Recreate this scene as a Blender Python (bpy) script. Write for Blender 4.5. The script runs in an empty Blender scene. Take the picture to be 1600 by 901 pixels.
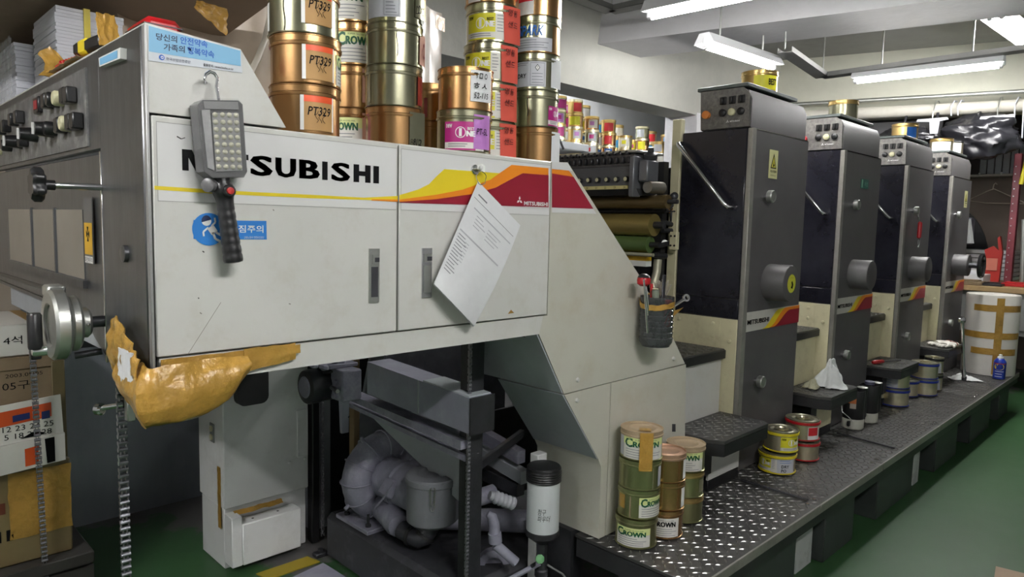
import bpy, bmesh, math, random
from mathutils import Vector, Matrix
random.seed(7)
SC = bpy.context.scene
COL = SC.collection
R_ = math.radians
# ------------------------------------------------------------------ camera
FPX = 1088.0
CAM_R = ((0.7110, -0.7028, 0.0230), (-0.0489, -0.0821, -0.9954), (0.7015, 0.7066, -0.0925))  # rows: right, down, forward
CAM_Z = 1.45
r0, r1, r2 = (Vector(v) for v in CAM_R)
r2.normalize(); r0 = (r0 - r2 * r0.dot(r2)).normalized(); r1 = r2.cross(r0)
cd = bpy.data.cameras.new('camera'); cam = bpy.data.objects.new('camera', cd); COL.objects.link(cam)
cd.sensor_width = 36.0; cd.sensor_fit = 'HORIZONTAL'; cd.lens = FPX * 36.0 / 1600.0
cd.clip_start = 0.05; cd.clip_end = 100
m3 = Matrix((r0, -r1, -r2)).transposed()
cam.matrix_world = Matrix.Translation((0, 0, CAM_Z)) @ m3.to_4x4()
SC.camera = cam
# ------------------------------------------------------------------ world, exposure
W = bpy.data.worlds.new('room_air'); SC.world = W; W.use_nodes = True
W.node_tree.nodes['Background'].inputs[0].default_value = (0.75, 0.85, 1.0, 1)
W.node_tree.nodes['Background'].inputs[1].default_value = 0.05
SC.view_settings.view_transform = 'Standard'
try: SC.view_settings.look = 'None'
except Exception: pass
SC.view_settings.gamma = 1.0
SC.view_settings.use_curve_mapping = False
SC.view_settings.exposure = 1.52
TUBE_POWER = 60.0

def at(u, v, x=None, y=None, z=None):
    """measured point: where the sight line of a photo point meets a real plane of the room"""
    d = r0 * (u - 800) + r1 * (v - 450.5) + r2 * FPX
    t = x / d.x if x is not None else (y / d.y if y is not None else (z - CAM_Z) / d.z)
    p = d * t; p.z += CAM_Z
    return p
# ------------------------------------------------------------------ materials
MATS = {}
def lin(c):
    return tuple(((v / 255) / 12.92 if v / 255 <= .04045 else ((v / 255 + .055) / 1.055) ** 2.4) for v in c)
def mat(name, col, rough=.5, metal=0.0, var=.12, scale=9, bump=0.0, bscale=60, stretch=None, spec=.5, dirt=None, dirt_amt=.5, dscale=5, alpha=None, trans=0, emit=None, coat=0):
    if name in MATS: return MATS[name]
    m = bpy.data.materials.new(name); m.use_nodes = True; MATS[name] = m
    nt = m.node_tree; N = nt.nodes; Lk = nt.links; b = N['Principled BSDF']
    b.inputs['Roughness'].default_value = rough; b.inputs['Metallic'].default_value = metal
    b.inputs['Specular IOR Level'].default_value = spec
    if coat: b.inputs['Coat Weight'].default_value = coat; b.inputs['Coat Roughness'].default_value = .15
    if trans: b.inputs['Transmission Weight'].default_value = trans
    if alpha is not None: b.inputs['Alpha'].default_value = alpha
    if emit:
        b.inputs['Emission Color'].default_value = (*emit[:3], 1); b.inputs['Emission Strength'].default_value = emit[3]
    c = tuple(col)
    tc = N.new('ShaderNodeTexCoord'); mp = N.new('ShaderNodeMapping'); Lk.new(tc.outputs['Object'], mp.inputs[0])
    if stretch: mp.inputs['Scale'].default_value = stretch
    if var or dirt:
        n = N.new('ShaderNodeTexNoise'); n.inputs['Scale'].default_value = scale; n.inputs['Detail'].default_value = 6; n.inputs['Roughness'].default_value = .65
        Lk.new(mp.outputs[0], n.inputs['Vector'])
        mx = N.new('ShaderNodeMix'); mx.data_type = 'RGBA'
        mx.inputs['A'].default_value = (*[max(0, v * (1 - var * 1.6)) for v in c], 1); mx.inputs['B'].default_value = (*[min(1, v * (1 + var * 1.6)) for v in c], 1)
        Lk.new(n.outputs['Fac'], mx.inputs['Factor'])
        out = mx.outputs['Result']
        if dirt:
            n2 = N.new('ShaderNodeTexNoise'); n2.inputs['Scale'].default_value = dscale; n2.inputs['Detail'].default_value = 9; n2.inputs['Roughness'].default_value = .7
            Lk.new(tc.outputs['Object'], n2.inputs['Vector'])
            rp = N.new('ShaderNodeValToRGB'); rp.color_ramp.elements[0].position = .5; rp.color_ramp.elements[1].position = .72
            Lk.new(n2.outputs['Fac'], rp.inputs[0])
            ml = N.new('ShaderNodeMath'); ml.operation = 'MULTIPLY'; ml.inputs[1].default_value = dirt_amt; Lk.new(rp.outputs[0], ml.inputs[0])
            m2 = N.new('ShaderNodeMix'); m2.data_type = 'RGBA'; m2.inputs['B'].default_value = (*dirt, 1)
            Lk.new(out, m2.inputs['A']); Lk.new(ml.outputs[0], m2.inputs['Factor']); out = m2.outputs['Result']
        Lk.new(out, b.inputs['Base Color'])
    else:
        b.inputs['Base Color'].default_value = (*c, 1)
    if bump:
        nb = N.new('ShaderNodeTexNoise'); nb.inputs['Scale'].default_value = bscale; nb.inputs['Detail'].default_value = 4
        Lk.new(mp.outputs[0], nb.inputs['Vector'])
        bp = N.new('ShaderNodeBump'); bp.inputs['Strength'].default_value = bump; bp.inputs['Distance'].default_value = .01
        Lk.new(nb.outputs['Fac'], bp.inputs['Height']); Lk.new(bp.outputs[0], b.inputs['Normal'])
    return m
def flat(name, rgb, rough=.45, **k):
    return mat(name, lin(rgb), rough, var=k.pop('var', .04), **k)

# ------------------------------------------------------------------ mesh builder
ORG = {}
class MB:
    def __init__(s): s.v = []; s.f = []
    def add(s, vs, fs):
        o = len(s.v); s.v += [Vector(p) for p in vs]; s.f += [tuple(i + o for i in f) for f in fs]; return s
    def box(s, x0, x1, y0, y1, z0, z1, b=0.0, M=None):
        x0, x1 = sorted((x0, x1)); y0, y1 = sorted((y0, y1)); z0, z1 = sorted((z0, z1))
        c = Vector(((x0 + x1) / 2, (y0 + y1) / 2, (z0 + z1) / 2)); h = Vector(((x1 - x0) / 2, (y1 - y0) / 2, (z1 - z0) / 2))
        S = [(-1, -1, -1), (1, -1, -1), (1, 1, -1), (-1, 1, -1), (-1, -1, 1), (1, -1, 1), (1, 1, 1), (-1, 1, 1)]
        if not b:
            vs = [c + Vector((a * h.x, e * h.y, g * h.z)) for a, e, g in S]
            fs = [(0, 3, 2, 1), (4, 5, 6, 7), (0, 1, 5, 4), (1, 2, 6, 5), (2, 3, 7, 6), (3, 0, 4, 7)]
        else:
            b = min(b, h.x * .95, h.y * .95, h.z * .95); vs = []; ix = {}
            for sg in S:
                for ax in range(3):
                    p = [sg[i] * (h[i] - (0 if i == ax else b)) for i in range(3)]
                    ix[(sg, ax)] = len(vs); vs.append(c + Vector(p))
            fs = []
            for ax in range(3):
                o1, o2 = (ax + 1) % 3, (ax + 2) % 3
                for sg in (-1, 1):
                    q = []
                    for a, e in ((-1, -1), (1, -1), (1, 1), (-1, 1)):
                        t = [0] * 3; t[ax] = sg; t[o1] = a; t[o2] = e; q.append(ix[(tuple(t), ax)])
                    fs.append(tuple(q if sg > 0 else q[::-1]))
                for a in (-1, 1):
                    for e in (-1, 1):
                        t0 = [0] * 3; t0[o1] = a; t0[o2] = e; t1 = list(t0); t0[ax] = -1; t1[ax] = 1; t0 = tuple(t0); t1 = tuple(t1)
                        q = [ix[(t0, o1)], ix[(t1, o1)], ix[(t1, o2)], ix[(t0, o2)]]
                        fs.append(tuple(q if a * e < 0 else q[::-1]))
            for sg in S:
                q = [ix[(sg, 0)], ix[(sg, 1)], ix[(sg, 2)]]
                fs.append(tuple(q if sg[0] * sg[1] * sg[2] > 0 else q[::-1]))
        if M is not None: vs = [M @ p for p in vs]
        return s.add(vs, fs)
    def prism(s, poly, axis, a, b):
        """poly: 2D points; axis 'y': (x,z) extruded from y=a to b; 'x': (y,z); 'z': (x,y)"""
        def p3(p, t):
            return {'y': (p[0], t, p[1]), 'x': (t, p[0], p[1]), 'z': (p[0], p[1], t)}[axis]
        n = len(poly); vs = [p3(p, a) for p in poly] + [p3(p, b) for p in poly]
        fs = [tuple(range(n)), tuple(range(2 * n - 1, n - 1, -1))] + [(i, i + n, (i + 1) % n + n, (i + 1) % n) for i in range(n)]
        return s.add(vs, fs)
    def cyl(s, p0, p1, r, n=20, rb=None, cap=True):
        p0 = Vector(p0); p1 = Vector(p1); rb = r if rb is None else rb
        return s.rings([(p0, r), (p1, rb)], n, cap)
    def rings(s, pr, n=20, cap=True, ref=None):
        """pr: list of (center, radius) along one axis or path"""
        pts = [Vector(p) for p, _ in pr]; vs = []; fs = []
        a = None
        for i, (p, r) in enumerate(pr):
            p = Vector(p)
            t = None
            for j, k in ((i, i + 1), (i - 1, i), (0, len(pts) - 1)):
                if 0 <= j and k < len(pts) and (pts[k] - pts[j]).length > 1e-7:
                    d = (pts[k] - pts[j]).normalized(); t = d if t is None else t
                    if j == i - 1 and 0 < i < len(pts) - 1: t = (t + d).normalized() if (t + d).length > 1e-6 else t
            t = t or Vector((0, 0, 1))
            if a is None:
                a = Vector((0, 0, 1)).cross(t) if abs(t.z) < .9 else Vector((1, 0, 0))
            a = (a - t * a.dot(t))
            if a.length < 1e-6: a = t.orthogonal()
            a.normalize(); b = t.cross(a)
            vs += [p + (a * math.cos(2 * math.pi * q / n) + b * math.sin(2 * math.pi * q / n)) * r for q in range(n)]
        for i in range(len(pr) - 1):
            fs += [(i * n + q, i * n + (q + 1) % n, (i + 1) * n + (q + 1) % n, (i + 1) * n + q) for q in range(n)]
        if cap:
            fs.append(tuple(range(n - 1, -1, -1))); fs.append(tuple(range((len(pr) - 1) * n, len(pr) * n)))
        return s.add(vs, fs)
    def tube(s, path, r, n=8, cap=True):
        return s.rings([(p, r) for p in path], n, cap)
    def lathe(s, c, prof, n=28, axis=(0, 0, 1), cap=True):
        ax = Vector(axis).normalized(); c = Vector(c)
        return s.rings_ax(c, ax, prof, n, cap)
    def rings_ax(s, c, ax, prof, n, cap):
        a = (Vector((1, 0, 0)) if abs(ax.x) < .9 else Vector((0, 1, 0))); a = (a - ax * a.dot(ax)).normalized(); b = ax.cross(a)
        vs = []; fs = []
        for r, h in prof:
            vs += [c + ax * h + (a * math.cos(2 * math.pi * q / n) + b * math.sin(2 * math.pi * q / n)) * r for q in range(n)]
        for i in range(len(prof) - 1):
            fs += [(i * n + q, i * n + (q + 1) % n, (i + 1) * n + (q + 1) % n, (i + 1) * n + q) for q in range(n)]
        if cap:
            fs.append(tuple(range(n - 1, -1, -1))); fs.append(tuple(range((len(prof) - 1) * n, len(prof) * n)))
        return s.add(vs, fs)
    def grid(s, fn, nu, nv, thick=0.0):
        vs = [Vector(fn(i / nu, j / nv)) for j in range(nv + 1) for i in range(nu + 1)]
        w = nu + 1
        fs = [(j * w + i, j * w + i + 1, (j + 1) * w + i + 1, (j + 1) * w + i) for j in range(nv) for i in range(nu)]
        if thick:
            # offset shell along averaged normals
            nr = [Vector((0, 0, 0)) for _ in vs]
            for f in fs:
                nn = (vs[f[1]] - vs[f[0]]).cross(vs[f[3]] - vs[f[0]])
                for i in f: nr[i] += nn
            k = len(vs)
            vs += [vs[i] - (nr[i].normalized() if nr[i].length > 0 else Vector((0, 0, 1))) * thick for i in range(k)]
            back = [tuple(i + k for i in f[::-1]) for f in fs]
            rim = list(range(w)) + [j * w + nu for j in range(1, nv + 1)] + [nv * w + i for i in range(nu - 1, -1, -1)] + [j * w for j in range(nv - 1, 0, -1)]
            fs = fs + back + [(rim[(q + 1) % len(rim)], rim[q], rim[q] + k, rim[(q + 1) % len(rim)] + k) for q in range(len(rim))]
        return s.add(vs, fs)
    def poly(s, pts): return s.add(pts, [tuple(range(len(pts)))])
    def xf(s, M): s.v = [M @ p for p in s.v]; return s
    def build(s, name, m, parent=None, smooth=38, fix=True):
        org = ORG.get(parent.name, Vector((0, 0, 0))) if parent else Vector((0, 0, 0))
        me = bpy.data.meshes.new(name); me.from_pydata([p - org for p in s.v], [], s.f)
        if fix:
            bm = bmesh.new(); bm.from_mesh(me); bmesh.ops.recalc_face_normals(bm, faces=bm.faces); bm.to_mesh(me); bm.free()
        if smooth:
            me.shade_smooth(); me.set_sharp_from_angle(angle=R_(smooth))
        if isinstance(m, (list, tuple)):
            for q in m: me.materials.append(q)
        elif m: me.materials.append(m)
        o = bpy.data.objects.new(name, me); COL.objects.link(o)
        if parent: o.parent = parent; ORG[o.name] = org
        return o
def thing(name, label, cat, loc=(0, 0, 0), group=None):
    o = bpy.data.objects.new(name, None); COL.objects.link(o); o.location = loc; o.empty_display_size = .05
    ORG[o.name] = Vector(loc); return tag(o, label, cat, group)
def tag(o, label=None, cat=None, group=None, kind=None):
    if label: o['label'] = label
    if cat: o['category'] = cat
    if group: o['group'] = group
    if kind: o['kind'] = kind
    return o
def struct(o): o['kind'] = 'structure'; return o
def dup(root, off, label=None, group=None):
    r = root.copy(); COL.objects.link(r); r.location = root.location + Vector(off); ORG[r.name] = ORG[root.name] + Vector(off)
    if label: r['label'] = label
    if group: r['group'] = group
    for ch in list(root.children):
        c = ch.copy(); COL.objects.link(c); c.parent = r; ORG[c.name] = ORG[r.name]
        for g in list(ch.children):
            d = g.copy(); COL.objects.link(d); d.parent = c; ORG[d.name] = ORG[r.name]
    return r
# ------------------------------------------------------------------ lettering
_TX = {}
def glyphs(s, bold=0.0, shear=0.0, align='LEFT', space=1.0):
    k = (s, bold, shear, align, space)
    if k not in _TX:
        c = bpy.data.curves.new('lettering', 'FONT'); c.body = s; c.resolution_u = 2; c.offset = bold; c.shear = shear; c.align_x = align; c.space_line = space
        o = bpy.data.objects.new('lettering', c); me = o.to_mesh()
        _TX[k] = ([v.co.copy() for v in me.vertices], [tuple(p.vertices) for p in me.polygons])
        o.to_mesh_clear(); bpy.data.objects.remove(o); bpy.data.curves.remove(c)
    return _TX[k]
def fit(s, u0, u1, v0, v1, bold=0.0, shear=0.0, align='LEFT', space=1.0):
    vs, fs = glyphs(s, bold, shear, align, space)
    ax = min(p.x for p in vs); bx_ = max(p.x for p in vs); ay = min(p.y for p in vs); by = max(p.y for p in vs)
    return [(u0 + (p.x - ax) / (bx_ - ax) * (u1 - u0), v0 + (p.y - ay) / (by - ay) * (v1 - v0)) for p in vs], fs
class Frame:
    """a flat surface: origin, right, up; n points out of it"""
    def __init__(s, o, u, v): s.o = Vector(o); s.u = Vector(u); s.v = Vector(v); s.n = s.u.cross(s.v).normalized()
    def p(s, a, b, d=0.0): return s.o + s.u * a + s.v * b + s.n * d
FX = Frame((0, 0, 0), (1, 0, 0), (0, 0, 1))            # faces -Y: (x, z)
def face_y(y): return Frame((0, y, 0), (1, 0, 0), (0, 0, 1))
def face_x(x): return Frame((x, 0, 0), (0, -1, 0), (0, 0, 1))   # faces -X: right is -y, so a = -y
def decal(fr, pts, d, name, m, parent):
    return MB().poly([fr.p(a, b, d) for a, b in pts]).build(name, m, parent, smooth=0, fix=False)
def slab(fr, pts, d0, d1, name, m, parent):
    n = len(pts); vs = [fr.p(a, b, d0) for a, b in pts] + [fr.p(a, b, d1) for a, b in pts]
    fs = [tuple(range(n - 1, -1, -1)), tuple(range(n, 2 * n))] + [(i, (i + 1) % n, (i + 1) % n + n, i + n) for i in range(n)]
    return MB().add(vs, fs).build(name, m, parent)
def rect(a0, a1, b0, b1): return [(a0, b0), (a1, b0), (a1, b1), (a0, b1)]
def rrect(a0, a1, b0, b1, r, n=4):
    out = []
    for cx, cy, t0 in ((a1 - r, b0 + r, -90), (a1 - r, b1 - r, 0), (a0 + r, b1 - r, 90), (a0 + r, b0 + r, 180)):
        out += [(cx + r * math.cos(R_(t0 + 90 * i / n)), cy + r * math.sin(R_(t0 + 90 * i / n))) for i in range(n + 1)]
    return out
def disc(cx, cy, r, n=24, ry=None): return [(cx + r * math.cos(2 * math.pi * i / n), cy + (ry or r) * math.sin(2 * math.pi * i / n)) for i in range(n)]
def letter(fr, s, a0, a1, b0, b1, d, m, parent, name='lettering', bold=0.0, shear=0.0, align='LEFT', space=1.0, heavy=0.0):
    vs, fs = fit(s, a0 + heavy, a1 - heavy, b0, b1, bold, shear, align, space)
    mb = MB()
    for k in ((-1, -.33, .33, 1) if heavy else (0,)): mb.add([fr.p(a + k * heavy, b, d) for a, b in vs], fs)
    return mb.build(name, m, parent, smooth=0, fix=False)
def px(fr_y, *pts):
    """photo points on the plane y=fr_y -> (x,z)"""
    return [(lambda p: (p.x, p.z))(at(u, v, y=fr_y)) for u, v in pts]
def pxx(fr_x, *pts):
    return [(lambda p: (-p.y, p.z))(at(u, v, x=fr_x)) for u, v in pts]
# ------------------------------------------------------------------ palette
CREAMW = mat('warm_cream_enamel', (.54, .53, .455), .45, var=.06, scale=3, dirt=(.40, .34, .22), dirt_amt=.35, dscale=7, bump=.03, bscale=90)
CREAM = mat('cream_enamel', (.60, .60, .565), .42, var=.05, scale=3, dirt=(.42, .38, .28), dirt_amt=.25, dscale=14, bump=.03, bscale=90)
CREAM2 = mat('yellowed_cream_enamel', (.62, .58, .38), .45, var=.07, scale=4, dirt=(.3, .25, .14), dirt_amt=.4, dscale=9)
GREYPLATE = mat('grey_dusty_plate', (.33, .35, .37), .6, var=.15, scale=4, dirt=(.2, .2, .2), dirt_amt=.5, dscale=3)
STEEL = mat('brushed_steel', (.165, .17, .18), .36, .85, var=.28, scale=7, stretch=(1, 5, .8), dirt=(.12, .11, .10), dirt_amt=.6, dscale=4)
CHROME = mat('chrome', (.75, .75, .76), .15, 1.0, var=.05)
ALU = mat('cast_aluminium', (.5, .51, .48), .38, .9, var=.15, scale=14)
DARKPANEL = mat('dark_grey_enamel', (.082, .078, .079), .46, .0, var=.15, scale=5, dirt=(.12, .11, .1), dirt_amt=.25, dscale=3)
BLACKPANEL = mat('black_gloss_panel', (.012, .012, .018), .22, var=.1, dirt=(.04, .04, .05), dirt_amt=.5, dscale=2)
EDGE = mat('worn_and_highlit_edge', (.30, .29, .26), .4, .5, var=.2, scale=20)
BLACK = mat('black_plastic', (.012, .012, .013), .35, var=.1)
RUBBER = mat('black_rubber', (.02, .02, .021), .6, var=.15)
DARKM = mat('dark_oily_metal', (.055, .056, .062), .42, .6, var=.3, scale=12, bump=.15, bscale=40)
IRON = mat('dusty_cast_iron', (.26, .258, .32), .65, .2, var=.3, scale=10, dirt=(.46, .46, .5), dirt_amt=.6, dscale=5, bump=.2, bscale=60)
DUSTY = mat('powder_dusted_steel', (.30, .30, .37), .7, .1, var=.2, scale=6, dirt=(.42, .45, .48), dirt_amt=.4, dscale=3)
TREAD = mat('checker_plate_steel', (.085, .084, .081), .42, .6, var=.25, scale=5, dirt=(.05, .05, .05), dirt_amt=.6, dscale=4)
TREADD = mat('black_checker_plate', (.03, .03, .032), .4, .4, var=.2, scale=8)
SUPPORT = mat('dark_green_support_box', (.035, .042, .038), .5, var=.25, scale=5)
WHITE = flat('white_print', (225, 225, 222), .5)
PAPER = mat('paper_white', (.68, .69, .70), .7, var=.05, scale=30)
INKBLACK = flat('black_print', (10, 10, 12), .65, spec=.15)
YEL = flat('yellow_print', (226, 202, 40), .4)
ORA = flat('orange_print', (226, 132, 28), .4)
RED = flat('crimson_print', (140, 24, 44), .4)
TAPE = mat('brown_packing_tape', lin((168, 130, 58)), .28, var=.15, scale=12, dirt=lin((108, 88, 30)), dirt_amt=.7, dscale=9, bump=.55, bscale=38)
COPPER = mat('copper_lacquer_tin', (.50, .29, .125), .25, .92, var=.12, scale=6, dirt=(.3, .2, .1), dirt_amt=.3, dscale=9)
GOLD = mat('gold_lacquer_tin', (.62, .44, .17), .28, .92, var=.12, scale=6, dirt=(.3, .22, .1), dirt_amt=.3, dscale=9)
OLIVE = mat('olive_silver_tin', (.40, .39, .265), .24, .92, var=.14, scale=5, dirt=(.24, .24, .15), dirt_amt=.4, dscale=7)
TINW = mat('bare_bright_tin', (.68, .62, .44), .28, .92, var=.1)
# ================================================================== THE SETTING
def floor_mat():
    m = bpy.data.materials.new('green_epoxy_floor'); m.use_nodes = True; nt = m.node_tree; N = nt.nodes; L = nt.links; b = N['Principled BSDF']
    tc = N.new('ShaderNodeTexCoord')
    n1 = N.new('ShaderNodeTexNoise'); n1.inputs['Scale'].default_value = 2.2; n1.inputs['Detail'].default_value = 8; n1.inputs['Roughness'].default_value = .7
    n2 = N.new('ShaderNodeTexNoise'); n2.inputs['Scale'].default_value = 1.1; n2.inputs['Detail'].default_value = 10; n2.inputs['Roughness'].default_value = .72
    L.new(tc.outputs['Object'], n1.inputs['Vector']); L.new(tc.outputs['Object'], n2.inputs['Vector'])
    mx = N.new('ShaderNodeMix'); mx.data_type = 'RGBA'; mx.inputs['A'].default_value = (.017, .058, .018, 1); mx.inputs['B'].default_value = (.033, .092, .031, 1)
    L.new(n1.outputs['Fac'], mx.inputs['Factor'])
    # worn bare patches, more of them below the machine (y > 1.2) where the paint was never renewed
    sp = N.new('ShaderNodeSeparateXYZ'); L.new(tc.outputs['Object'], sp.inputs[0])
    mr = N.new('ShaderNodeMapRange'); mr.inputs['From Min'].default_value = 1.0; mr.inputs['From Max'].default_value = 1.6; mr.inputs['To Min'].default_value = 0; mr.inputs['To Max'].default_value = .17
    L.new(sp.outputs['Y'], mr.inputs['Value'])
    mr2 = N.new('ShaderNodeMapRange'); mr2.inputs['From Min'].default_value = 1.15; mr2.inputs['From Max'].default_value = 1.35; mr2.inputs['To Min'].default_value = -.16; mr2.inputs['To Max'].default_value = 0
    L.new(sp.outputs['X'], mr2.inputs['Value'])
    ad = N.new('ShaderNodeMath'); ad.operation = 'ADD'; L.new(n2.outputs['Fac'], ad.inputs[0]); L.new(mr.outputs[0], ad.inputs[1])
    ad2 = N.new('ShaderNodeMath'); ad2.operation = 'ADD'; L.new(ad.outputs[0], ad2.inputs[0]); L.new(mr2.outputs[0], ad2.inputs[1])
    mr3 = N.new('ShaderNodeMapRange'); mr3.inputs['From Min'].default_value = 3.0; mr3.inputs['From Max'].default_value = 3.7; mr3.inputs['To Min'].default_value = 0; mr3.inputs['To Max'].default_value = .22
    L.new(sp.outputs['Y'], mr3.inputs['Value'])
    ad3 = N.new('ShaderNodeMath'); ad3.operation = 'ADD'; L.new(ad2.outputs[0], ad3.inputs[0]); L.new(mr3.outputs[0], ad3.inputs[1]); ad2 = ad3
    rp = N.new('ShaderNodeValToRGB'); rp.color_ramp.elements[0].position = .64; rp.color_ramp.elements[1].position = .67; L.new(ad2.outputs[0], rp.inputs[0])
    m2 = N.new('ShaderNodeMix'); m2.data_type = 'RGBA'; m2.inputs['B'].default_value = (.085, .082, .08, 1); L.new(mx.outputs['Result'], m2.inputs['A']); L.new(rp.outputs[0], m2.inputs['Factor'])
    L.new(m2.outputs['Result'], b.inputs['Base Color']); b.inputs['Roughness'].default_value = .3
    nr = N.new('ShaderNodeMapRange'); nr.inputs['To Min'].default_value = .34; nr.inputs['To Max'].default_value = .6; L.new(n1.outputs['Fac'], nr.inputs['Value']); L.new(nr.outputs[0], b.inputs['Roughness'])
    return m
struct(MB().box(-3, 13, -3.4, 7, -.06, 0).build('floor', floor_mat()))
PLASTER = mat('grey_painted_concrete', (.43, .43, .385), .75, var=.1, scale=3, dirt=(.33, .33, .3), dirt_amt=.5, dscale=2, bump=.25, bscale=14)
PLASTERW = mat('white_painted_concrete', (.56, .555, .565), .7, var=.08, scale=4, dirt=(.45, .46, .47), dirt_amt=.4, dscale=5, bump=.35, bscale=22)
BEIGE = mat('beige_wall_paint', (.52, .45, .36), .7, var=.1, scale=3, dirt=(.34, .28, .2), dirt_amt=.4, dscale=3)
DARKWALL = mat('dark_brown_wall', (.035, .026, .022), .8, var=.2, scale=3)
GREYWALL = mat('light_grey_wall', (.58, .585, .60), .7, var=.08, scale=3)
struct(MB().box(-3, 13, -3.4, 7, 3.2, 3.35).build('ceiling', mat('grey_ceiling_paint', (.34, .34, .32), .8, var=.12, scale=3, dirt=(.22, .22, .21), dirt_amt=.5, dscale=2)))
def slant(x_at, y0, y1, z0, z1, th, name, m, k=.2):
    p = [(x_at(y0), y0), (x_at(y1), y1), (x_at(y1) + th, y1), (x_at(y0) + th, y0)]
    return struct(MB().prism(p, 'z', z0, z1).build(name, m))
slant(lambda y: 4.45 - .24 * (y - 2.3), -2.2, 3.5, 2.8, 3.2, .55, 'trim_1', PLASTERW)          # cross beam
struct(MB().prism([(3.45, 2.48), (3.75, 2.48), (3.75, 3.2), (3.33, 3.2), (3.38, 2.75)], 'x', 1.9, 7.6).build('trim_2', PLASTER))  # long beam over the back opening
struct(MB().box(5.75, 6.05, 3.44, 3.78, 0, 2.5).build('trim_3', PLASTERW))                       # column at its end
slant(lambda y: 7.24 + .3 * (3.09 - y), -2.2, 3.8, 2.56, 3.2, .18, 'wall_right', mat('pale_olive_wall', (.56, .56, .47), .75, var=.08, scale=3, dirt=(.4, .4, .33), dirt_amt=.4, dscale=2))
struct(MB().box(11.4, 11.6, -3.4, 7, 0, 3.2).build('wall_far', DARKWALL))
struct(MB().box(-3, 2.2, 3.75, 3.9, 0, 3.2).build('wall_back', BEIGE))
struct(MB().box(-3, 13, 5.35, 5.5, 0, 3.2).build('wall_store', GREYWALL))
struct(MB().box(-3, 13, -3.4, -3.25, 0, 3.2).build('wall_aisle', GREYWALL))
struct(MB().box(-3.1, -2.95, -3.4, 7, 0, 3.2).build('wall_left', GREYWALL))
# ------------------------------------------------------------------ fluorescent fittings
TUBEM = mat('lit_fluorescent_tube', (1, 1, 1), .4, var=0, emit=(1.0, .985, .975, TUBE_POWER))
HOUS = mat('white_batten_housing', (.72, .73, .74), .45, var=.04)
TUBES = mat('lit_store_tube', (1, 1, 1), .4, var=0, emit=(.95, .98, 1.0, TUBE_POWER * .4))
def batten(p0, p1, label, n=1, gap=.07, TM=None):
    p0 = Vector(p0); p1 = Vector(p1); d = (p1 - p0).normalized(); sd = Vector((-d.y, d.x, 0)); L = (p1 - p0).length
    t = thing('fluorescent_light', label, 'light', (p0 + p1) / 2, 'fluorescent battens under the ceiling')
    M = Matrix(((d.x, sd.x, 0, 0), (d.y, sd.y, 0, 0), (d.z, 0, 1, 0), (0, 0, 0, 1))).copy(); M.translation = (p0 + p1) / 2
    w = .075 + gap * (n - 1) / 2
    MB().prism([(-w, .018), (0, .026), (w, .018), (w * .5, .085), (-w * .5, .085)], 'x', -L / 2, L / 2).xf(M).build('housing', HOUS, t)
    for i in range(n):
        o = sd * ((i - (n - 1) / 2) * gap)
        MB().cyl(p0 + d * .03 + o, p1 - d * .03 + o, .0145, 12).build('tube', TM or TUBEM, t)
        for e, s in ((p0, 1), (p1, -1)):
            q = e + o
            mb = MB().cyl(q + d * .03 * s, q + d * .008 * s, .016, 12); mb.cyl(q + d * .008 * s, q + d * .008 * s + Vector((0, 0, .05)), .012, 8)
            mb.build('lamp_holder', HOUS, t)
    for s in (-.3, .3):
        q = (p0 + p1) / 2 + d * L * s; MB().cyl(q + Vector((0, 0, .08)), (q.x, q.y, 3.2), .006, 6).build('hanger_rod', ALU, t)
    return t
batten((3.31, 2.32, 2.6), (3.38, 1.1, 2.6), 'lit fluorescent batten in front of the white cross beam, nearest and topmost in view')
batten((4.05, 2.40, 2.6), (4.93, 2.34, 2.6), 'lit fluorescent batten above the first press tower, running lengthwise')
batten((5.73, 2.08, 2.6), (5.79, 1.12, 2.6), 'long lit fluorescent batten crossing above the second and third press towers')
batten((5.85, 1.21, 2.95), (7.0, 1.15, 2.95), 'lit twin-tube fluorescent batten over the aisle at the upper right corner', 2)
batten((3.6, 4.6, 3.04), (4.8, 4.6, 3.04), 'lit twin-tube fluorescent batten in the store room, nearer the left', 2, TM=TUBES)
batten((5.1, 4.6, 3.04), (6.3, 4.6, 3.04), 'added unseen twin-tube fluorescent batten brightening the store room, farther right', 2, TM=TUBES)  # extra hidden lamp, added to strengthen the store room light
batten((.0, -.8, 2.75), (1.4, -.8, 2.75), 'lit twin-tube fluorescent batten across the aisle from the delivery end', 2)
batten((-1.3, .7, 2.75), (-1.3, 1.9, 2.75), 'added unseen twin-tube fluorescent batten brightening the steel end cabinet', 2)  # unseen lamp, added to brighten the steel side from the left
# ------------------------------------------------------------------ cable trays and conduits
TRAY = mat('grey_cable_tray', (.22, .22, .21), .5, .4, var=.15)
def tray(pts, name, label, w=.05, h=.035):
    t = thing(name, label, 'cable tray', pts[0])
    for a, b in zip(pts, pts[1:]):
        a = Vector(a); b = Vector(b); d = (b - a).normalized(); sd = Vector((-d.y, d.x, 0)).normalized()
        mb = MB()
        for s0, s1, z0, z1 in ((-w, w, 0, .004), (-w, -w + .004, 0, h), (w - .004, w, 0, h)):
            vs = []
            for q in (a, b):
                vs += [q + sd * s0 + Vector((0, 0, z0)), q + sd * s1 + Vector((0, 0, z0)), q + sd * s1 + Vector((0, 0, z1)), q + sd * s0 + Vector((0, 0, z1))]
            mb.add(vs, [(0, 1, 2, 3), (7, 6, 5, 4), (0, 4, 5, 1), (1, 5, 6, 2), (2, 6, 7, 3), (3, 7, 4, 0)])
        mb.build('channel', TRAY, t)
    for q in pts[:2]: MB().cyl((q[0], q[1], q[2] + .02), (q[0], q[1], 3.2), .005, 6).build('hanger_rod', ALU, t)
    return t
zt = 2.66
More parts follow.
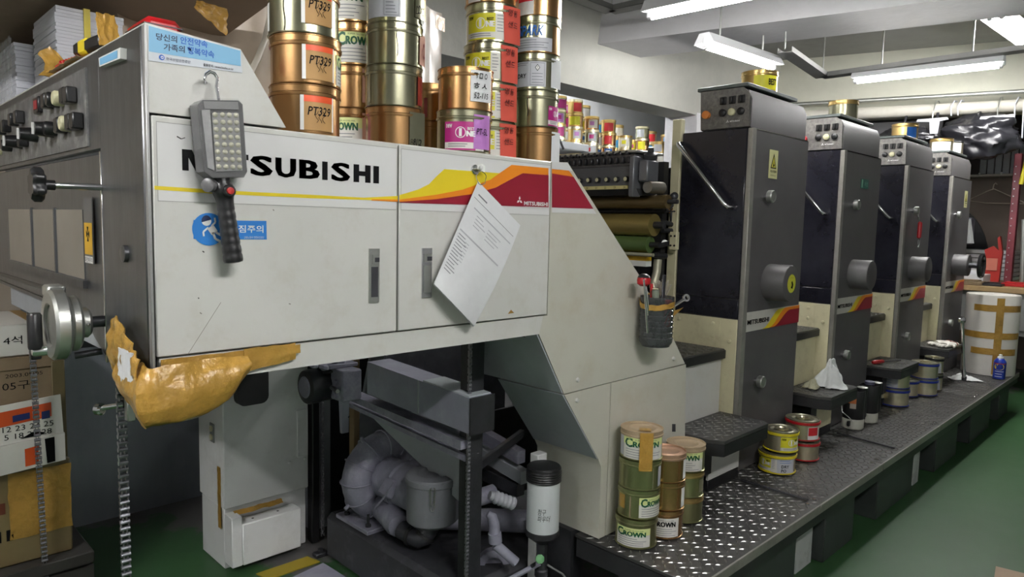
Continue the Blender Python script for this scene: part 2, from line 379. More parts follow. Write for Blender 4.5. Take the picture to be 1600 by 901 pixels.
tray([at(1226, 82, z=zt), at(1285, 122, z=zt), at(1600, 77, z=zt) + Vector((.05, -.6, 0))], 'cable_tray', 'bent grey cable tray hung above the towers beside the long lamp')
tray([at(870, -12, z=2.9), at(955, 20, z=2.9), at(1040, 2, z=2.9)], 'cable_tray', 'grey cable tray hung in front of the white cross beam above the can stacks')
# pipes along the far wall
def pipe(a, b, r, name, label, m, cat='pipe'):
    return tag(MB().cyl(a, b, r, 16).build(name, m), label, cat)
wl = lambda y: 7.24 + .3 * (3.09 - y)
pipe((wl(3.5) - .12, 3.5, 2.60), (wl(-.5) - .12, -.5, 2.60), .055, 'insulated_pipe', 'thick pale insulated pipe along the far wall above the black bags', mat('pale_pipe_lagging', (.55, .53, .46), .6, var=.12))
pipe((wl(3.5) - .14, 3.5, 2.72), (wl(-.5) - .14, -.5, 2.72), .02, 'conduit_pipe', 'thin steel conduit running along the far wall over the thick pipe', ALU)
# ================================================================== DELIVERY UNIT OF THE PRESS
Y0 = 1.47; XL = .457
dl = thing('press_delivery_unit', 'cream and steel delivery end of the printing press with big black lettering', 'printing press', (1.1, 2.2, 0))
FY = face_y(Y0)
# carcass behind the skins (top deck z 1.645, underside z 1.11)
MB().box(XL + .012, 1.60, Y0 + .03, 3.0, 1.125, 1.635).build('carcass', GREYPLATE, dl)
MB().box(XL + .02, 1.70, Y0 + .004, 3.0, 1.636, 1.645, .002).build('top_deck', CREAM, dl)
# front frame rail under the doors
(a, b) = px(Y0, (417, 580), (841, 517)); zb = 1.108
MB().prism([(XL + .012, zb), (1.583, zb), (1.60, 1.164), (XL + .012, 1.164)], 'y', Y0, Y0 + .03).build('bottom_rail', CREAM, dl)
# doors
DOORS = []
for i, (x0, x1) in enumerate(((.464, 1.0405), (1.0455, 1.614))):
    d = MB().box(x0, x1, Y0 - .004, Y0 + .03, 1.168, 1.643, .0025).build('front_door', CREAM, dl)
    DOORS.append(d)
YD = Y0 - .004; FD = face_y(YD)
# recessed pull handles
HBLK = mat('handle_dark_insert', (.09, .09, .1), .35, .6)
for d, (x0, x1, z0, z1), mm in ((DOORS[0], (.955, .985, 1.247, 1.381), HBLK), (DOORS[1], (1.117, 1.15, 1.25, 1.381), ALU)):
    h = slab(FD, rect(x0, x1, z0, z1), 0, .004, 'handle', CHROME if mm is ALU else ALU, d)
    slab(FD, rect(x0 + .006, x1 - .005, z0 + .014, z1 - .045), .004, .0055, 'handle_flap', mm, d)
    slab(FD, rect(x0 + .008, x1 - .004, z1 - .037, z1 - .015), .004, .009, 'handle_latch', ALU, d)
    slab(FD, rect(x0 + .013, x1 - .004, z1 - .033, z1 - .022), .009, .0095, 'latch_slot', HBLK, d)
# printed band on the doors
BAND = mat('white_decal_band', (.68, .68, .67), .35, var=.03)
LINE = flat('thin_grey_outline', (150, 150, 146))
zb0, zb1 = 1.478, 1.632
for d, x0, x1 in ((DOORS[0], .472, 1.036), (DOORS[1], 1.05, 1.609)):
    decal(FD, rect(x0, x1, zb0, zb1), .0004, 'decal_band', BAND, d)
    for r in (rect(x0, x1, zb0, zb0 + .0012), rect(x0, x1, zb1 - .0012, zb1), rect(x0, x0 + .001, zb0, zb1)):
        decal(FD, r, .0008, 'band_outline', LINE, d)
# big name
(a,) = px(YD, (284, 236)); (c,) = px(YD, (592, 288)); (c2,) = px(YD, (592, 262)); (a2,) = px(YD, (284, 266))
def block(ch, u0, u1):
    x0, x1 = px(YD, (u0, 262))[0][0], px(YD, (u1, 262))[0][0]; w = x1 - x0; h = .042; zz = 1.541; s = .0155; hb = .0115
    R4 = lambda a, b, c, d: decal(FD, rect(x0 + a, x0 + b, zz + c, zz + d), .0012, 'lettering', INKBLACK, DOORS[0])
    if ch == 'I': R4(0, w, 0, h)
    elif ch == 'H': R4(0, s, 0, h); R4(w - s, w, 0, h); R4(s, w - s, h / 2 - hb / 2, h / 2 + hb / 2)
    elif ch == 'T': R4(0, w, h - hb, h); R4(w / 2 - s / 2, w / 2 + s / 2, 0, h - hb)
    elif ch == 'M':
        decal(FD, [(x0 + a, zz + b) for a, b in ((0, 0), (s * .8, 0), (s * .8, h * .62), (w / 2 - s * .35, 0), (w / 2 + s * .35, 0), (w - s * .8, h * .62), (w - s * .8, 0), (w, 0), (w, h), (w - s * 1.25, h), (w / 2, h * .38), (s * 1.25, h), (0, h))], .0012, 'lettering', INKBLACK, DOORS[0])
    else: letter(FD, ch, x0, x1, zz - (.0006 if ch != 'B' else 0), zz + h + (.0006 if ch == 'S' else 0), .0012, INKBLACK, DOORS[0], bold=.022, heavy=.0022)
for ch, u0, u1 in (('M', 284.5, 334), ('I', 339, 348), ('T', 352, 388), ('S', 390.5, 426), ('U', 430, 462.5), ('B', 467, 499.5), ('I', 503, 511.5), ('S', 517, 547), ('H', 552, 578.7), ('I', 583, 591.8)): block(ch, u0, u1)
def split(pts, xs):  # clip a polygon left / right of x
    def clip(P, keep):
        out = []
        for i in range(len(P)):
            p, q = P[i], P[(i + 1) % len(P)]
            ip, iq = keep(p), keep(q)
            if ip: out.append(p)
            if ip != iq:
                t = (xs - p[0]) / (q[0] - p[0]); out.append((xs, p[1] + t * (q[1] - p[1])))
        return out
    return clip(pts, lambda p: p[0] <= xs), clip(pts, lambda p: p[0] > xs)
yel = px(YD, (241, 290), (330, 296), (400, 300), (484, 304), (569, 308.6), (619, 306), (653, 296), (670, 287.5), (681, 276), (694, 264), (782, 270.6), (782, 275), (765, 284), (723, 297), (681, 305), (625, 313), (580, 312.5), (484, 309.5), (400, 305.5), (330, 302), (241, 296))
ora = px(YD, (580, 311), (625, 311.5), (681, 304), (723, 296), (766, 280.5), (782, 269), (799, 257.4), (850, 262), (856.5, 262.7), (856.5, 273.6), (850, 273), (816, 270.6), (794, 282), (774, 293), (737.5, 303), (681, 311), (625, 315.5), (580, 313))
red = px(YD, (616, 314.5), (625, 315), (681, 311), (737.5, 303), (774, 293), (794, 282), (816, 270.6), (856.5, 273.6), (856.5, 323.6), (625, 316.5))
for pts, m, d in ((yel, YEL, .001), (ora, ORA, .0014), (red, RED, .0018)):
    L_, R__ = split(pts, 1.0405)
    if len(L_) > 2: decal(FD, L_, d, 'stripe', m, DOORS[0])
    R2 = split(R__, 1.0455)[1]
    if len(R2) > 2: decal(FD, R2, d, 'stripe', m, DOORS[1])
# small maker's mark on the red
def three_diamond(fr, cx, cz, r, d, m, parent):
    for k in range(3):
        a = R_(90 + 120 * k); u = (math.cos(a), math.sin(a)); w = (-u[1] * .5, u[0] * .5)
        L = r
        pts = [(cx, cz), (cx + u[0] * L * .5 + w[0] * L * .58, cz + u[1] * L * .5 + w[1] * L * .58), (cx + u[0] * L, cz + u[1] * L), (cx + u[0] * L * .5 - w[0] * L * .58, cz + u[1] * L * .5 - w[1] * L * .58)]
        decal(fr, pts, d, 'maker_mark', m, parent)
(p,) = px(YD, (811, 312)); three_diamond(FD, p[0], p[1] - .002, .013, .0024, WHITE, DOORS[1])
(p,) = px(YD, (818, 314)); (q,) = px(YD, (855.5, 306))
letter(FD, 'MITSUBISHI', p[0], q[0], 1.506, 1.518, .0024, WHITE, DOORS[1], bold=.03)
letter(FD, 'HEAVY INDUSTRIES, LTD.', p[0], q[0], 1.498, 1.503, .0024, WHITE, DOORS[1], bold=.02)
# slanted end cover right of the doors
pr = px(Y0, (862, 251.5), (887, 253.5), (1000, 432), (1053, 531), (1070, 568))
poly = [(1.6195, 1.643), (1.695, 1.648), (pr[2][0], pr[2][1]), (pr[3][0], pr[3][1]), (2.452, .905), (1.712, .897), (1.583, zb), (1.60, 1.164), (1.6195, 1.164)]
ec = MB().prism(poly, 'y', Y0, Y0 + .33).build('end_cover', CREAMW, dl)
for pts, m, d in ((px(Y0, (862, 263.8), (888.6, 266.4), (895.6, 276.6), (862, 271)), ORA, .0012), (px(Y0, (862, 271), (895.6, 276.2), (926.5, 326), (862, 324)), RED, .0016), (px(Y0, (862, 252.5), (887, 254.5), (894, 266.8), (862, 264)), BAND, .0008), (px(Y0, (862, 324), (926.5, 326), (932, 334), (862, 332)), BAND, .0008)):
    decal(FY, pts, d, 'stripe', m, ec)
def bolt(parent, p, n=(0, -1, 0), r=.008, m=None):
    n = Vector(n); p = Vector(p)
    return MB().lathe(p, [(r, 0), (r, .003), (r * .75, .006), (r * .3, .0065)], 12, n).build('screw', m or CREAM, parent)
for u, v in ((901, 593), (901, 560)): pass
for u, v in ((902, 593), (901, 625), (1052, 560)):
    p = at(u, v, y=Y0)
    if u == 901: continue
    bolt(ec, p)
# lower covers
lc = MB().prism([(1.714, .893), (1.962, .897), (1.962, .335), (1.925, .335), (1.925, .60), (1.905, .635)], 'y', Y0, Y0 + .31).build('lower_cover', CREAMW, dl)
bolt(lc, at(901, 625, y=Y0))
lc2 = MB().prism([(1.966, .897), (2.46, .90), (2.478, .60), (2.478, .335), (1.966, .335)], 'y', Y0, Y0 + .3).build('lower_cover', CREAMW, dl)
pl = px(Y0, (1050, 662), (1055, 662), (1055, 674), (1050, 674))
slab(FY, pl, 0, .002, 'rating_plate', HBLK, lc2)
# slanted grey plates on the underside of the end cover, running back into the machine
def plate(x0, z0, x1, z1, ya, yb, name, m):
    d = Vector((x1 - x0, 0, z1 - z0)).normalized(); n = Vector((d.z, 0, -d.x)) * .004
    vs = [(x0, ya, z0), (x1, ya, z1), (x1, yb, z1), (x0, yb, z0)]
    vs = [Vector(v) for v in vs]; vs += [v - Vector((-.004, 0, -.002)) for v in vs]
    return MB().add(vs, [(0, 1, 2, 3), (7, 6, 5, 4), (0, 4, 5, 1), (1, 5, 6, 2), (2, 6, 7, 3), (3, 7, 4, 0)]).build(name, m, dl)
plate(1.574, zb, 1.704, .899, Y0 + .002, 1.87, 'slanted_plate', GREYPLATE)
plate(1.706, .893, 1.903, .632, Y0 + .002, 1.78, 'slanted_plate', GREYPLATE)
slab(Frame((1.574, 0, zb), (0, -1, 0), Vector((.53, 0, -.848))), [(-1.60, .005), (-1.53, .012), (-1.53, .02)], -.003, .001, 'slot', BLACK, dl)
# ------------------------------------------------------------------ steel end cabinet (faces the camera side, -X)
top = MB().prism([(XL, 1.648), (XL, 1.815), (.642, 1.80), (.742, 1.650)], 'y', Y0 - .002, 3.3).build('top_housing', CREAM, dl)
FC = face_x(XL)
MB().box(XL - .004, XL + .012, Y0 + .012, 1.772, 1.112, 1.812, .003).build('corner_column', STEEL, dl)
MB().box(XL - .002, XL + .004, Y0 - .003, Y0 + .012, 1.112, 1.812, .001).build('corner_strip', mat('grey_corner_strip', (.36, .36, .35), .4, .5), dl)
MB().box(XL - .006, XL + .0, 1.768, 1.776, 1.112, 1.59, .001).build('door_edge', CHROME, dl)
ep = MB().box(XL + .002, XL + .02, 1.776, 3.4, 1.20, 1.588, .003).build('end_door', STEEL, dl)
MB().prism([(1.776, 1.112), (1.776, 1.2), (3.4, 1.2), (3.4, 1.19), (2.0, 1.19)], 'x', XL + .002, XL + .02).build('door_skirt', STEEL, dl)
up = MB().box(XL - .002, XL + .02, 1.776, 3.4, 1.595, 1.812, .003).build('control_cabinet', STEEL, dl)
# window frame and three clear panes in the end door
PANE = mat('scratched_clear_pane', (.42, .43, .43), .16, .9, var=.2, scale=5, dirt=(.6, .6, .6), dirt_amt=.4, dscale=6)
FE = face_x(XL + .002)
w = pxx(XL, (12, 326), (134, 326), (134, 441), (12, 408))
for y0, y1 in ((1.955, 2.235), (2.245, 2.53), (2.545, 2.9)):
    slab(FE, [(-y1, 1.285), (-y0, 1.285), (-y0, 1.46), (-y1, 1.46)], 0, .003, 'pane', PANE, ep)
for y0 in (2.235, 2.53): slab(FE, rect(-y0 - .012, -y0 - .0, 1.28, 1.465), 0, .006, 'glazing_bar', STEEL, ep)
slab(FE, rect(-2.92, -1.94, 1.268, 1.287), 0, .01, 'glazing_rail', STEEL, ep)
for y0 in (1.95, 2.235, 2.53, 2.9): bolt(ep, (XL, y0, 1.275), (-1, 0, 0), .008, ALU)
# control panel with its push buttons
CP = mat('scuffed_control_plate', (.17, .17, .17), .5, .4, var=.5, scale=26, dirt=(.45, .45, .43), dirt_amt=.8, dscale=16)
cp = slab(face_x(XL - .002), rect(-3.3, -1.868, 1.607, 1.786), 0, .004, 'control_panel', CP, dl)
xf = XL - .006
IVORY = flat('ivory_button', (200, 196, 160)); REDB = flat('red_lens', (150, 20, 36), .3)
def button(u, v, kind, r=.019, dep=.024):
    p = at(u, v, x=xf)
    if kind == 'sq':
        b = MB().box(xf - dep, xf, p.y - r, p.y + r, p.z - r, p.z + r, .003).build('button', BLACK, cp)
    elif kind == 'red':
        b = MB().box(xf - .012, xf, p.y - .03, p.y + .03, p.z - .022, p.z + .022, .003).build('display', BLACK, cp)
        MB().box(xf - .0135, xf - .012, p.y - .02, p.y + .016, p.z - .012, p.z + .012).build('display_lens', REDB, b)
    elif kind == 'ivory':
        MB().lathe((xf, p.y, p.z), [(r, 0), (r, dep * .8), (r * .8, dep)], 16, (-1, 0, 0)).build('button', IVORY, cp)
    elif kind == 'knob':
        b = MB().lathe((xf, p.y, p.z), [(r * 1.1, 0), (r, dep), (r * .9, dep * 1.8)], 16, (-1, 0, 0)).build('selector_knob', BLACK, cp)
        MB().box(xf - dep * 2, xf - dep * 1.75, p.y - .003, p.y + .003, p.z - r * .8, p.z + r * .8).build('pointer', WHITE, b)
    else:
        MB().lathe((xf, p.y, p.z), [(r, 0), (r, dep), (r * .8, dep * 1.2)], 16, (-1, 0, 0)).build('button', BLACK, cp)
for u, v, k in ((118, 150, 'sq'), (112, 151, 'sq'), (99, 155, 'ivory'), (92, 157, 'round'), (82, 159, 'sq'), (63, 165, 'red'), (37, 184, 'sq'), (28, 188, 'sq'), (8, 202, 'sq'), (16, 198, 'sq'), (2, 204, 'ivory'),
                (128, 190, 'sq'), (121, 192, 'sq'), (110, 194, 'ivory'), (103, 197, 'sq'), (88, 202, 'round'), (83, 203, 'knob'), (73, 203, 'ivory'), (58, 211, 'knob'), (43, 220, 'sq'), (34, 222, 'knob'), (18, 228, 'round'), (2, 233, 'ivory')):
    button(u, v, k)
# star knob on a shaft, round latch, warning labels
def lobes(c, ax, r, th, n=6, parent=None, name='star_knob', m=BLACK):
    ax = Vector(ax).normalized(); a = Vector((0, 0, 1)); a = (a - ax * a.dot(ax)).normalized(); b = ax.cross(a); N = 48
    vs = []; fs = []
    for k, (h, s) in enumerate(((0, .86), (.2 * th, 1), (.75 * th, 1), (th, .82))):
        for q in range(N):
            t = 2 * math.pi * q / N; rr = r * s * (1 + .13 * math.cos(n * t))
            vs.append(Vector(c) + ax * h + (a * math.cos(t) + b * math.sin(t)) * rr)
    for k in range(3): fs += [(k * N + q, k * N + (q + 1) % N, (k + 1) * N + (q + 1) % N, (k + 1) * N + q) for q in range(N)]
    fs += [tuple(range(N - 1, -1, -1)), tuple(range(3 * N, 4 * N))]
    return MB().add(vs, fs).build(name, m, parent)
sp_ = at(163, 293, x=XL)
kc = Vector((XL - .115, sp_.y, sp_.z))
sk = MB().cyl((XL, sp_.y, sp_.z), kc, .0075, 14).build('knob_shaft', CHROME, dl)
MB().lathe(kc, [(.011, 0), (.011, .02), (.014, .022), (.014, -.022)][:2], 14, (1, 0, 0)).build('shaft_collar', BLACK, sk)
lobes(kc, (-1, 0, 0), .033, .024, 6, sk)
p = at(201, 396, x=XL); MB().lathe(p, [(.018, 0), (.018, .012), (.013, .014)], 20, (-1, 0, 0)).build('round_latch', STEEL, dl)
lab = pxx(XL, (134, 309), (147, 309), (151, 413), (137, 411))
YW = flat('warning_yellow', (205, 160, 30))
tagl = slab(face_x(XL - .004), rect(lab[0][0], lab[1][0] + .002, lab[2][1], lab[0][1]), 0, .002, 'warning_tag', mat('grey_plastic_tag', (.11, .11, .11), .4), dl)
zr0, zr1 = lab[2][1], lab[0][1]; H_ = zr1 - zr0
FT = face_x(XL - .006)
decal(FT, rect(lab[0][0] + .004, lab[1][0], zr0 + H_ * .14, zr0 + H_ * .62), .0006, 'tag_field', YW, tagl)
decal(FT, rect(lab[0][0] + .004, lab[1][0], zr0 + H_ * .01, zr0 + H_ * .11), .0006, 'tag_field', WHITE, tagl)
cx = (lab[0][0] + lab[1][0]) / 2
for k in range(4):
    a = R_(90 * k + 90); r = .02
    decal(FT, [(cx, zr0 + H_ * .45), (cx + r * math.cos(a - .5) * .8, zr0 + H_ * .45 + r * math.sin(a - .5)), (cx + r * math.cos(a + .5) * .8, zr0 + H_ * .45 + r * math.sin(a + .5))], .001, 'fan_symbol', INKBLACK, tagl)
letter(FT, '회전체주의', lab[0][0] + .006, lab[1][0] - .002, zr0 + H_ * .02, zr0 + H_ * .1, .0011, INKBLACK, tagl)
# small blue name plate near the top of the corner column
bp_ = pxx(XL - .004, (164, 92), (198, 76), (198, 93), (165, 106))
NB = flat('plate_blue', (120, 178, 216))
pp = slab(face_x(XL - .004), bp_, 0, .012, 'name_plate', WHITE, dl)
c0 = [((q[0] - sum(t[0] for t in bp_) / 4) * .84 + sum(t[0] for t in bp_) / 4 - .004, (q[1] - sum(t[1] for t in bp_) / 4) * .72 + sum(t[1] for t in bp_) / 4) for q in bp_]
decal(face_x(XL - .016), c0, .0006, 'plate_print', NB, pp)
# hand wheel with crank grip below the door
yw, zw = 1.79, 1.205
def ringx(x0, x1, ro, ri, n=40):
    return MB().rings_ax(Vector((0, yw, zw)), Vector((1, 0, 0)), [(ri, x0 + .004), (ri + .004, x0), (ro - .006, x0), (ro, x0 + .006), (ro, x1 - .006), (ro - .006, x1), (ri, x1), (ri, x0 + .004)], n, False)
hwl = ringx(.345, .378, .078, .045).build('hand_wheel', ALU, dl)
MB().rings_ax(Vector((0, yw, zw)), Vector((1, 0, 0)), [(.044, .352), (.046, .366), (.02, .360), (.004, .360)], 32, True).build('wheel_web', ALU, hwl)
ringx(.378, .402, .062, .03).build('wheel_drum', ALU, hwl)
ringx(.402, .425, .034, .012).build('wheel_collar', ALU, hwl)
MB().cyl((.40, yw, zw), (XL + .01, yw, zw), .013, 16).build('wheel_shaft', DARKM, hwl)
MB().lathe((.352, yw + .03, zw - .06), [(.012, 0), (.012, .03), (.009, .034)], 14, (-1, 0, 0)).build('crank_pin', CHROME, hwl)
MB().rings([((.325, yw + .03, zw - .055), .0135), ((.325, yw + .03, zw - .05), .0145), ((.325, yw + .03, zw + .02), .0145), ((.325, yw + .03, zw + .025), .011)], 14).build('crank_grip', BLACK, hwl)
for k in range(3):
    bolt(hwl, (.414, yw - .034 * math.cos(k * 2.1), zw + .034 * math.sin(k * 2.1)), (0, -1, 0), .004, CHROME)
q = at(152, 553, x=XL); MB().cyl((XL + .01, q.y, q.z + .006), (XL - .045, q.y + .01, q.z), .008, 12).build('grease_nipple', DARKM, dl)
# safety poster sticker on the top housing
FP = face_y(Y0 - .002)
st = px(Y0 - .002, (231, 39), (376, 79), (378, 114), (232, 95)); P_ = lambda u, v: px(Y0 - .002, (u, v))[0]
po = slab(FP, st, 0, .0015, 'safety_sticker', flat('sticker_white', (206, 212, 218)), dl)
SKY = flat('sticker_sky_blue', (126, 182, 216)); KBL = flat('sticker_deep_blue', (24, 92, 190))
FS = face_y(Y0 - .0035)
decal(FS, [P_(232, 40.5), P_(375, 79.5), P_(375.5, 103.5), P_(232, 80.5)], .0005, 'sticker_field', SKY, po)
def words(s, u0, v0, u1, v1, hpx, m, bold=.01):
    """lettering whose base line runs from photo point 0 to 1"""
    a = P_(u0, v0); b = P_(u1, v1); t = P_(u0, v0 - hpx)
    vs, fs = fit(s, 0, 1, 0, 1, bold)
    pts = [FS.p(a[0] + (b[0] - a[0]) * x + (t[0] - a[0]) * y, a[1] + (b[1] - a[1]) * x + (t[1] - a[1]) * y, .0011) for x, y in vs]
    MB().add(pts, fs).build('lettering', m, po, smooth=0, fix=False)
NAVY = flat('navy_print', (16, 34, 74))
words('당신의', 243, 62.5, 276, 67.5, 11, NAVY, .02); words('안전약속', 281, 68.5, 323.5, 75.5, 11.5, KBL, .02)
words('가족의', 255, 79, 288, 83, 11, NAVY, .02); words('행복약속', 292, 84, 334, 91.5, 11.5, KBL, .02)
words('한국산업안전공단', 259, 94, 297, 99.5, 4.5, NAVY); words('출동문의 : www.kosha.or.kr', 317, 103.5, 364, 110.5, 4.5, INKBLACK)
c = P_(252, 90); decal(FS, disc(c[0], c[1], .0052, 16), .0011, 'round_logo', KBL, po); decal(FS, disc(c[0] + .0008, c[1], .003, 12), .0014, 'round_logo', WHITE, po); decal(FS, [(c[0] - .001, c[1] - .0012), (c[0] + .003, c[1] - .0006), (c[0] + .003, c[1] + .001), (c[0] - .001, c[1] + .0006)], .0016, 'round_logo', KBL, po)
# blue trip-hazard sticker half hidden by the work lamp
P2 = lambda u, v: px(YD, (u, v))[0]
SB = flat('hazard_sticker_blue', (38, 122, 200))
a = P2(302, 344); b = P2(416, 374)
hz = decal(FD, [P2(302, 343.5), P2(416, 345), P2(416.5, 374), P2(302, 373)], .0010, 'hazard_sticker', SB, DOORS[0])
c = P2(326, 358); decal(FD, disc(c[0], c[1], .0335, 32), .0013, 'sticker_disc', SB, DOORS[0])
letter(FD, '넘어짐주의', *(lambda p, q: (p[0], q[0], p[1], q[1]))(P2(344, 363), P2(411, 352)), .0016, WHITE, DOORS[0], bold=.015)
letter(FD, '고용노동부 안전보건공단', *(lambda p, q: (p[0], q[0], p[1], q[1]))(P2(381, 372.6), P2(412, 369)), .0016, WHITE, DOORS[0])
def limb(pts, wd, m=WHITE):
    pts = [P2(u, v) for u, v in pts]
    for (x0, z0), (x1, z1) in zip(pts, pts[1:]):
        d = Vector((x1 - x0, z1 - z0)); n = Vector((-d.y, d.x)).normalized() * wd
        decal(FD, [(x0 + n.x, z0 + n.y), (x0 - n.x, z0 - n.y), (x1 - n.x, z1 - n.y), (x1 + n.x, z1 + n.y)], .0019, 'falling_figure', m, DOORS[0])
h = P2(322, 345); decal(FD, disc(h[0], h[1], .010, 18), .0019, 'falling_figure', WHITE, DOORS[0])
decal(FD, [(h[0] + .010 * math.cos(R_(t)), h[1] + .0115 * math.sin(R_(t))) for t in range(15, 200, 15)], .0022, 'falling_figure', NAVY, DOORS[0])
limb([(328, 354), (335, 364)], .0075); limb([(325, 355), (317, 362), (318, 369)], .0018); limb([(330, 353), (336, 347), (335, 340)], .0018); limb([(332, 363), (336, 373), (344, 377)], .0024); limb([(337, 363), (346, 368)], .0024)
# brown tape padding over the sharp lower corner
import mathutils.noise as mn
def crumple(p, s, a): return Vector(mn.noise_vector(Vector(p) * s)) * a
tp = thing('taped_corner_padding', 'crumpled brown packing tape padding wrapped under the lower corner of the cream doors', 'padding', (.6, Y0 - .03, 1.1))
def wrapfn(s, t):
    # s: along the corner, from the steel side round to the front; t: around the lower edge
    if s < .32:
        k = s / .32; x = XL - .012 - .004 * k; y = 1.60 - k * (1.60 - Y0 + .03)
        top = 1.155; bot = 1.075 - .045 * k
    else:
        k = (s - .32) / .68; x = XL - .014 + k * (.20); y = Y0 - .03 + .016 * k
        top = 1.155 + 0.0 * k; bot = 1.036 - .012 * math.sin(k * 3) + .085 * k ** 3
    z = top + (bot - top) * t
    bul = math.sin(math.pi * min(1, t * 1.0)) * .022
    if s < .32: x -= bul
    else: y -= bul
    if t > .9: y += (t - .9) * .3
    p = Vector((x, y, z)); return p + crumple(p, 26, .006) + crumple(p, 90, .0012)
MB().grid(wrapfn, 60, 26, .004).build('tape_wrap', TAPE, tp, smooth=60)
MB().grid(lambda s, t: Vector((XL + .18 + .12 * s, Y0 - .012 + .002 * s, 1.168 - (.05 - .012 * s) * t)) + crumple((s, t, 3), 5, .003), 12, 6, .002).build('tape_strip', TAPE, tp)
MB().grid(lambda s, t: Vector((XL + .012 + .3 * s, Y0 - .009 - .0 * s, 1.164 - .02 * t)) + crumple((s * 4, t, 3), 5, .0015), 24, 4, .002).build('tape_strip', TAPE, tp)
def flapfn(s, t):
    y = 1.648 - .19 * s; z = 1.10 + (.14 - .05 * abs(s - .25) * 2) * t
    p = Vector((XL - .016 - .02 * math.sin(t * 2.5), y, z)); return p + crumple(p, 45, .008)
MB().grid(flapfn, 20, 14, .003).build('tape_flap', TAPE, tp, smooth=60)
MB().grid(lambda s, t: Vector((XL - .034 - .004 * math.sin(s * 3), 1.575 - .095 * s, 1.105 + .075 * t)) + crumple((s * 3, t * 3, 8), 3, .004), 10, 8, .003).build('foam_pad', PAPER, tp)
# scuffs on the doors
SCR = flat('grey_scuff', (120, 118, 108)); DKS = flat('dark_scuff', (60, 58, 54))
for (u0, v0, u1, v1, w, m) in ((294, 552, 345, 472, .0005, SCR), (276, 213, 283, 217, .0012, DKS), (283, 217, 289, 215, .0008, DKS), (309, 465, 311, 466, .0012, DKS), (316, 392, 319, 394, .0012, DKS), (426, 327, 428, 329, .001, SCR), (312, 488, 315, 490, .001, SCR), (451, 474, 454, 475, .001, SCR)):
    (x0, z0), (x1, z1) = P2(u0, v0), P2(u1, v1); d_ = Vector((x1 - x0, z1 - z0)); n_ = Vector((-d_.y, d_.x)).normalized() * w
    decal(FD, [(x0 + n_.x, z0 + n_.y), (x0 - n_.x, z0 - n_.y), (x1 - n_.x, z1 - n_.y), (x1 + n_.x, z1 + n_.y)], .001, 'scuff_mark', m, DOORS[0])
# little bits of tape on the doors
decal(FD, [P2(793, 490), P2(803, 488.5), P2(798, 483.5)], .0012, 'tape_scrap', TAPE, DOORS[1])
